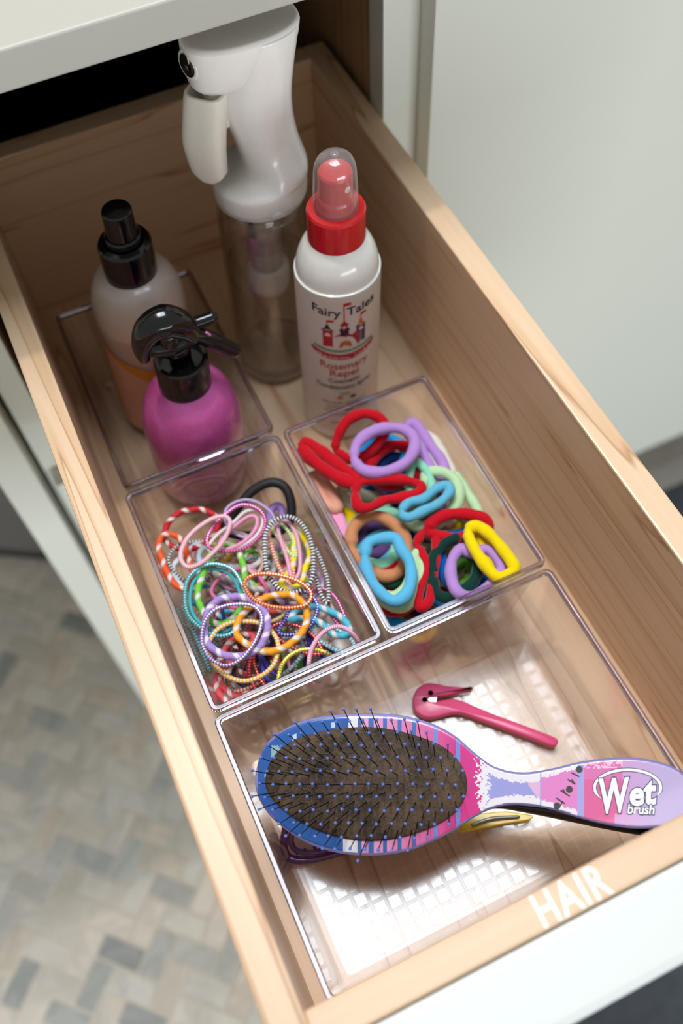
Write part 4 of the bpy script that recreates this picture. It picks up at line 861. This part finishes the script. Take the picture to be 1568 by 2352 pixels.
# printed face in small cells, its rounded back below
NU, NV = 330, 54
us = np.concatenate([[586], 586+np.linspace(0, 1, NU)**1.0*1005]); us = np.unique(np.round(us, 2)); NU = len(us)
V, F, cols = [], [], []
for u in us:
    a, b = yt(u), yb_(u)
    if b-a < 1: b = a+1
    for j in range(NV+1):
        s = j/NV; v = a+(b-a)*s; ed = min(s, 1-s)*(b-a); V.append(BP(u, v, -.12*max(0, 1-ed/7)**2))
for i in range(NU-1):
    for j in range(NV):
        F.append((i*(NV+1)+j, i*(NV+1)+j+1, (i+1)*(NV+1)+j+1, (i+1)*(NV+1)+j)); u = (us[i]+us[i+1])/2; a, b = yt(u), yb_(u); cols.append(pcol(u, a+(b-a)*(j+.5)/NV))
pm = printmat(); mesh('printed_face', V, F, pm, brush, smooth=True, cols=cols)
V, F = [], []; us2 = np.linspace(586, 1591, 120); G = 18
for u in us2:
    a, b = yt(u), yb_(u); h_ = max((b-a)/2, .5); T = (1.25 if u < 1080 else 1.45)*min(1, (h_/38)**.8)
    for j in range(G+1):
        q = PI*j/G; V.append(BP(u, (a+b)/2-h_*math.cos(q), -.1-T*math.sin(q)**.8))
for i in range(119):
    for j in range(G): F.append((i*(G+1)+j, (i+1)*(G+1)+j, (i+1)*(G+1)+j+1, i*(G+1)+j+1))
mesh('brush_back', V, F, plain('violet_lacquer', '7F80BE', .25, coat=.5), brush, smooth=True)
# pad
pc = catmull([(a, b, 0) for a, b in padpts], 6)[:, :2]; cen = np.array([842.0, 1801.0])
def padmat():
    m, nt, bs = newmat('bristle_cushion'); L = nt.links.new; g = N(nt, 'ShaderNodeTexCoord')
    n = N(nt, 'ShaderNodeTexNoise'); n.inputs['Scale'].default_value = 46; n.inputs['Detail'].default_value = 6; n.inputs['Roughness'].default_value = .7; L(g.outputs['Object'], n.inputs[0])
    n2 = N(nt, 'ShaderNodeTexNoise'); n2.inputs['Scale'].default_value = 900; n2.inputs['Detail'].default_value = 2; L(g.outputs['Object'], n2.inputs[0])
    ad = N(nt, 'ShaderNodeMath', op='MULTIPLY_ADD'); ad.inputs[1].default_value = .35; L(n2.outputs['Fac'], ad.inputs[0]); L(n.outputs['Fac'], ad.inputs[2])
    rp = N(nt, 'ShaderNodeValToRGB'); e = rp.color_ramp.elements; e[0].position = .5; e[0].color = lin('1E1A18'); e[1].position = .85; e[1].color = lin('6A5644'); L(ad.outputs[0], rp.inputs[0])
    L(rp.outputs[0], bs.inputs['Base Color']); bs.inputs['Roughness'].default_value = .85
    b = N(nt, 'ShaderNodeBump'); b.inputs['Strength'].default_value = .6; b.inputs['Distance'].default_value = .0008; L(ad.outputs[0], b.inputs['Height']); L(b.outputs[0], bs.inputs['Normal'])
    return m
Rr = []
for s, off in ((1.0, .0), (.995, .10), (.96, .16), (.8, .26), (.55, .34), (.3, .38), (.08, .39)): Rr.append([BP(*(cen+(p-cen)*s), off) for p in pc])
V, F = rings(Rr, False, True); pad = mesh('bristle_pad', V, F, padmat(), brush, smooth=True)
# lint and hair caught on the pad
V, F = [], []
for i in range(170):
    a = rp_.uniform(0, 2*PI); q = rp_.uniform(0, .8)**.6; c2 = cen+np.array([math.cos(a)*205*q, math.sin(a)*112*q]); d_ = rp_.uniform(0, PI); ln = rp_.uniform(6, 20); cv = rp_.uniform(-6, 6)
    pp = [BP(c2[0]+math.cos(d_)*ln*s-math.sin(d_)*cv*(s*s), c2[1]+math.sin(d_)*ln*s+math.cos(d_)*cv*s*s, .36+.04*(1-s*s)) for s in (-1, -.5, 0, .5, 1)]
    a1, b1, _ = tube(np.array(pp), .012, 3, False); V, F = join([(V, F), (a1, b1)]) if V else (a1, b1)
ln = mesh('lint', V, F, plain('grey_lint', '8B7A68', .9), brush); ln['kind'] = 'stuff'
# bristles: one mesh, shared
c0 = BP(842, 1801); ux = BP(900, 1801)-c0; ux /= np.linalg.norm(ux); uy = np.cross(n_, ux)
def inpad(p, s):
    q = np.array(p); x, y = q; ins = False; poly_ = cen+(pc-cen)*s; k = len(poly_)-1
    for i in range(len(poly_)):
        if (poly_[i][1] > y) != (poly_[k][1] > y) and x < (poly_[k][0]-poly_[i][0])*(y-poly_[i][1])/(poly_[k][1]-poly_[i][1])+poly_[i][0]: ins = not ins
        k = i
    return ins
LB = 1.9
V, F = lathe([(.032, 0), (.03, .1), (.026, LB)], (0, 0, 0), seg=6); bl = [(0.012, LB-.08), (.06, LB-.05), (.084, LB+.02), (.06, LB+.09), (.012, LB+.12)]; V2, F2 = lathe(bl, (0, 0, 0), seg=8)
nf = len(F); V, F = join([(V, F), (V2, F2)])
bme = bpy.data.meshes.new('bristle'); bme.from_pydata((np.array(V)/100).tolist(), [], F); bme.materials.append(plain('black_nylon', '09090A', .35)); bme.materials.append(plain('periwinkle_tip', '5F7FD8', .35))
bme.polygons.foreach_set('material_index', [0]*nf+[1]*(len(F)-nf)); bme.polygons.foreach_set('use_smooth', [True]*len(F))
def topx(P): 
    q = CM.T @ (P-CC); return (784+FPX*q[0]/-q[2], 1176-FPX*q[1]/-q[2])
cnt = 0
for i in range(-14, 15):
    for j in range(-9, 10):
        a = (i+.5*(j % 2))*.62+rp_.uniform(-.04, .04); b = j*.43+rp_.uniform(-.04, .04); p = c0+ux*a+uy*b; px = topx(p)
        if inpad(px, .955):
            rr = ((a/5.2)**2+(b/2.9)**2); off = .39*(1-rr*.75)
            o = bpy.data.objects.new('bristle', bme); COL.objects.link(o); o.parent = brush
            dd = n_+ux*(a-3.6)*.05+uy*b*.22; o.rotation_mode = 'QUATERNION'; o.rotation_quaternion = Vector(dd).to_track_quat('Z', 'Y'); o.location = K(p+n_*off)-brush.location; cnt += 1
print('bristles', cnt)
# logo on the handle
def hb(pts, off): return [BP(u, v, off) for u, v in pts]
def logo(s, cx, cy, size, sx, sy, rot, offw, mat, lift, bold, shear=.15):
    V, F = text_mesh(s, 1, bold, shear=shear, space=.96); c_, s_ = math.cos(rot), math.sin(rot); out = []
    for p in V:
        x, y = p[0]*sx, -p[1]*sy; out.append((cx+x*c_-y*s_, cy+x*s_+y*c_))
    return mesh('lettering', hb(out, lift), F, mat, brush)
navy = plain('ink_navy', '2E4470', .35, coat=.4); whi = plain('ink_white', 'F0F4F8', .3, coat=.4)
def ellr(cx, cy, a, b, w_, a0, a1, rot=0, n=60):
    o_, i_ = [], []
    for k in range(n+1):
        q = a0+(a1-a0)*k/n; e = min(1, k/5, (n-k)/5)
        for lst, s in ((o_, 1), (i_, -1)):
            x = (a+s*w_/2*e)*math.cos(q); y = (b+s*w_/2*e)*math.sin(q); lst.append((cx+x*math.cos(rot)-y*math.sin(rot), cy+x*math.sin(rot)+y*math.cos(rot)))
    return o_, i_
for w_, mt, lf in ((9.5, navy, .012), (6.5, whi, .022)):
    o_, i_ = ellr(1441, 1809, 76, 41, w_, PI*.78, PI*2.18); k = len(o_)
    mesh('logo_oval', hb(o_+i_, lf), [(i, i+1, k+i+1, k+i) for i in range(k-1)], mt, brush)
for bold, mt, lf in ((.072, navy, .032), (.042, whi, .042)):
    logo('W', 1408, 1864, 1, 62, 108, -.06, 0, mt, lf, bold*.8, .14); logo('e', 1461, 1848, 1, 70, 78, -.04, 0, mt, lf, bold*.9, .1); logo('t', 1491, 1846, 1, 74, 86, -.04, 0, mt, lf, bold*.9, .1)
logo('brush', 1471, 1869, 1, 29, 31, .03, 0, navy, .05, .075, .1); logo('brush', 1471, 1869, 1, 29, 31, .03, 0, whi, .06, .018, .1)
for (x, y) in ((1307, 1813), (1279, 1851), (1330, 1767)):
    P = [(x+8*math.cos(q), y+8*math.sin(q)) for q in np.linspace(0, 2*PI, 20)[:-1]]; mesh('dot_print', hb(P, .012), [tuple(range(19))], plain('ink_charcoal', '39403E', .4), brush)
for (x0, y0, x1, y1) in ((1287, 1815, 1308, 1829), (1303, 1790, 1321, 1801), (1298, 1822, 1292, 1812), (1277, 1833, 1297, 1846), (1286, 1851, 1292, 1840), (1318, 1798, 1312, 1790), (1312, 1775, 1330, 1784)):
    d_ = np.array([x1-x0, y1-y0], float); d_ /= np.linalg.norm(d_); q = np.array([-d_[1], d_[0]])*1.6; P = [(x0-q[0], y0-q[1]), (x1-q[0], y1-q[1]), (x1+q[0], y1+q[1]), (x0+q[0], y0+q[1])]
    mesh('stroke_print', hb(P, .014), [(0, 1, 2, 3)], plain('ink_charcoal', '39403E', .4), brush)

# --- second brush lying underneath, mostly hidden
b2 = thing('hair_brush', BP(860, 1815, -4.2), 'second hairbrush, plain black, lying hidden beneath the patterned one', 'hairbrush')
n2 = np.array([-.17, -.10, 1.0]); n2 /= np.linalg.norm(n2); P2 = onz(880, 1810, -4.3)
B2 = lambda u, v, off=0.0: onpl(u, v, P2+n2*off, n2)
V, F = [], []
t2 = [(700, 1805), (720, 1760), (790, 1735), (880, 1730), (980, 1755), (1060, 1800), (1140, 1835), (1200, 1838), (1300, 1845), (1400, 1862), (1480, 1885), (1506, 1910)]
bo2 = [(700, 1805), (720, 1850), (790, 1878), (880, 1885), (980, 1878), (1060, 1868), (1140, 1858), (1200, 1866), (1300, 1886), (1400, 1907), (1480, 1920), (1506, 1912)]
A = catmull([(a, b, 0) for a, b in t2], 5, False); Bq = catmull([(a, b, 0) for a, b in bo2], 5, False)
for i in range(len(A)):
    a, b = A[i][:2], Bq[i][:2]; h_ = max(np.linalg.norm(b-a)/2, .3); T = .42*min(1, (h_/16)**.7)
    for j in range(20):
        q = 2*PI*j/20; V.append(B2(*((a+b)/2-(b-a)/2*math.cos(q)), -T*math.sin(q)))
F = [(i*20+j, (i+1)*20+j, (i+1)*20+(j+1) % 20, i*20+(j+1) % 20) for i in range(len(A)-1) for j in range(20)]
mesh('brush_body', V, F, blk, b2, smooth=True)
# --- yellow and purple clips below the brushes
Q = [onz(u, v, -HB+.72) for u, v in ((1050, 1890), (1100, 1868), (1160, 1862), (1226, 1872), (1216, 1884), (1160, 1892), (1100, 1904), (1060, 1912))]
V, F = slab(Q, np.array([0, 0, 1.0]), .28, .08); yc = thing('hair_clip', np.mean(Q, 0)-[0, 0, .3], 'yellow hair clip lying under the neck of the patterned brush', 'hair clip')
mesh('clip_arm', V, F, plain('yellow_plastic', 'D8B818', .3, coat=.3), yc)
V, F = capsule([onz(1085, 1894, -HB+.85), onz(1130, 1880, -HB+.9), onz(1190, 1876, -HB+.85)], [.08, .1, .08]); mesh('clip_spring', V, F, plain('zinc_steel', '8A8A88', .35, metallic=1), yc, smooth=True)
pc_ = thing('hair_clip', onz(720, 1930, -HB+.45), 'translucent purple claw clip poking out under the brush head', 'hair clip')
pm_ = clear('purple_resin', (.62, .36, .72), rough=.05, f0=.1, body=.35, bodycol='5A2488')
pz = lambda u, v, z: onz(u, v, -HB+.5+z)
V, F = capsule([pz(655, 1905, .9), pz(652, 1945, .3), pz(668, 1972, .25), pz(715, 1974, .25), pz(790, 1955, .25), pz(850, 1935, .3)], [.2, .22, .24, .22, .2, .16], seg=12); mesh('clip_arm', V, F, pm_, pc_, smooth=True)
V, F = capsule([pz(672, 1905, 1.2), pz(668, 1935, 1.0), pz(685, 1955, .9), pz(735, 1955, .8), pz(800, 1925, .7)], [.16, .18, .18, .16, .14], seg=12); mesh('clip_arm', V, F, pm_, pc_, smooth=True)
for uu in (680, 700, 722, 745, 770):
    V, F = capsule([pz(uu, 1956-(uu-680)*.25, .9), pz(uu+2, 1962-(uu-680)*.25, .3)], [.1, .07], seg=8); mesh('clip_tooth', V, F, pm_, pc_, smooth=True)
# --- pink elastic cutter
Zc = lambda x, y: (900+x/2.347, 1500+y/2.347)
zc = -HB+.9
out = [(437, 187), (405, 184), (370, 180), (300, 174), (245, 163), (190, 158), (145, 180), (117, 222), (110, 262), (122, 308), (160, 340), (200, 348), (250, 342), (310, 326), (360, 322), (410, 334), (500, 368), (600, 404), (700, 440), (800, 478), (855, 498), (878, 500), (893, 487), (895, 468), (880, 452), (800, 420), (700, 382), (600, 345), (500, 306), (430, 276), (372, 252), (320, 243), (270, 252), (235, 258), (205, 256), (196, 246), (206, 236), (240, 234), (290, 228), (340, 216), (395, 200)]
ct_ = thing('elastic_cutter', onz(*Zc(240, 300), -HB+.4), 'small pink plastic hook-shaped hair elastic cutter', 'hair tool')
C = catmull([onz(*Zc(*p), zc) for p in out], 3); V, F = slab(C, np.array([0, 0, 1.0]), .5, .13); mesh('hook_and_handle', V, F, plain('rose_pink_plastic', 'DC4A7C', .35, coat=.2, sss=.1), ct_, smooth=True)
Q = [onz(*Zc(*p), zc-.15) for p in ((192, 240), (242, 228), (238, 262), (196, 262))]; V, F = slab(Q, np.array([0, 0, 1.0]), .06, .01); mesh('blade', V, F, plain('bright_steel', 'C8CCD0', .2, metallic=1), ct_)
for p in ((208, 215), (176, 251)):
    c = onz(*Zc(*p), zc); V, F = disc(c+[0, 0, .015], np.array([0, 0, 1.0]), np.array([1.0, 0, 0]), np.array([0, 1.0, 0]), .09, .09, .05, 12); mesh('pin_hole', V, F, plain('ink_maroon', '4A0A20', .5), ct_)
# ---------------------------------------------------------------- repeated looks: tell them apart by how high they lie
from collections import defaultdict
dd_ = defaultdict(list)
for o in COL.objects:
    if o.parent is None and o.get('group') and o.get('label'): dd_[(o['group'], o['label'])].append(o)
for (g_, l_), lst in dd_.items():
    if len(lst) > 1 and g_ != 'clear acrylic bins in the drawer':
        lst.sort(key=lambda o: -o.location.z)
        nm = ['upper', 'lower'] if len(lst) == 2 else ['upper', 'middle', 'lower', 'lowest', 'bottommost'][:len(lst)]
        for o, w_ in zip(lst, nm): o['label'] = (w_+' '+l_).replace(' of the soft heap', ' of the heap').replace('halfway along the', 'mid')
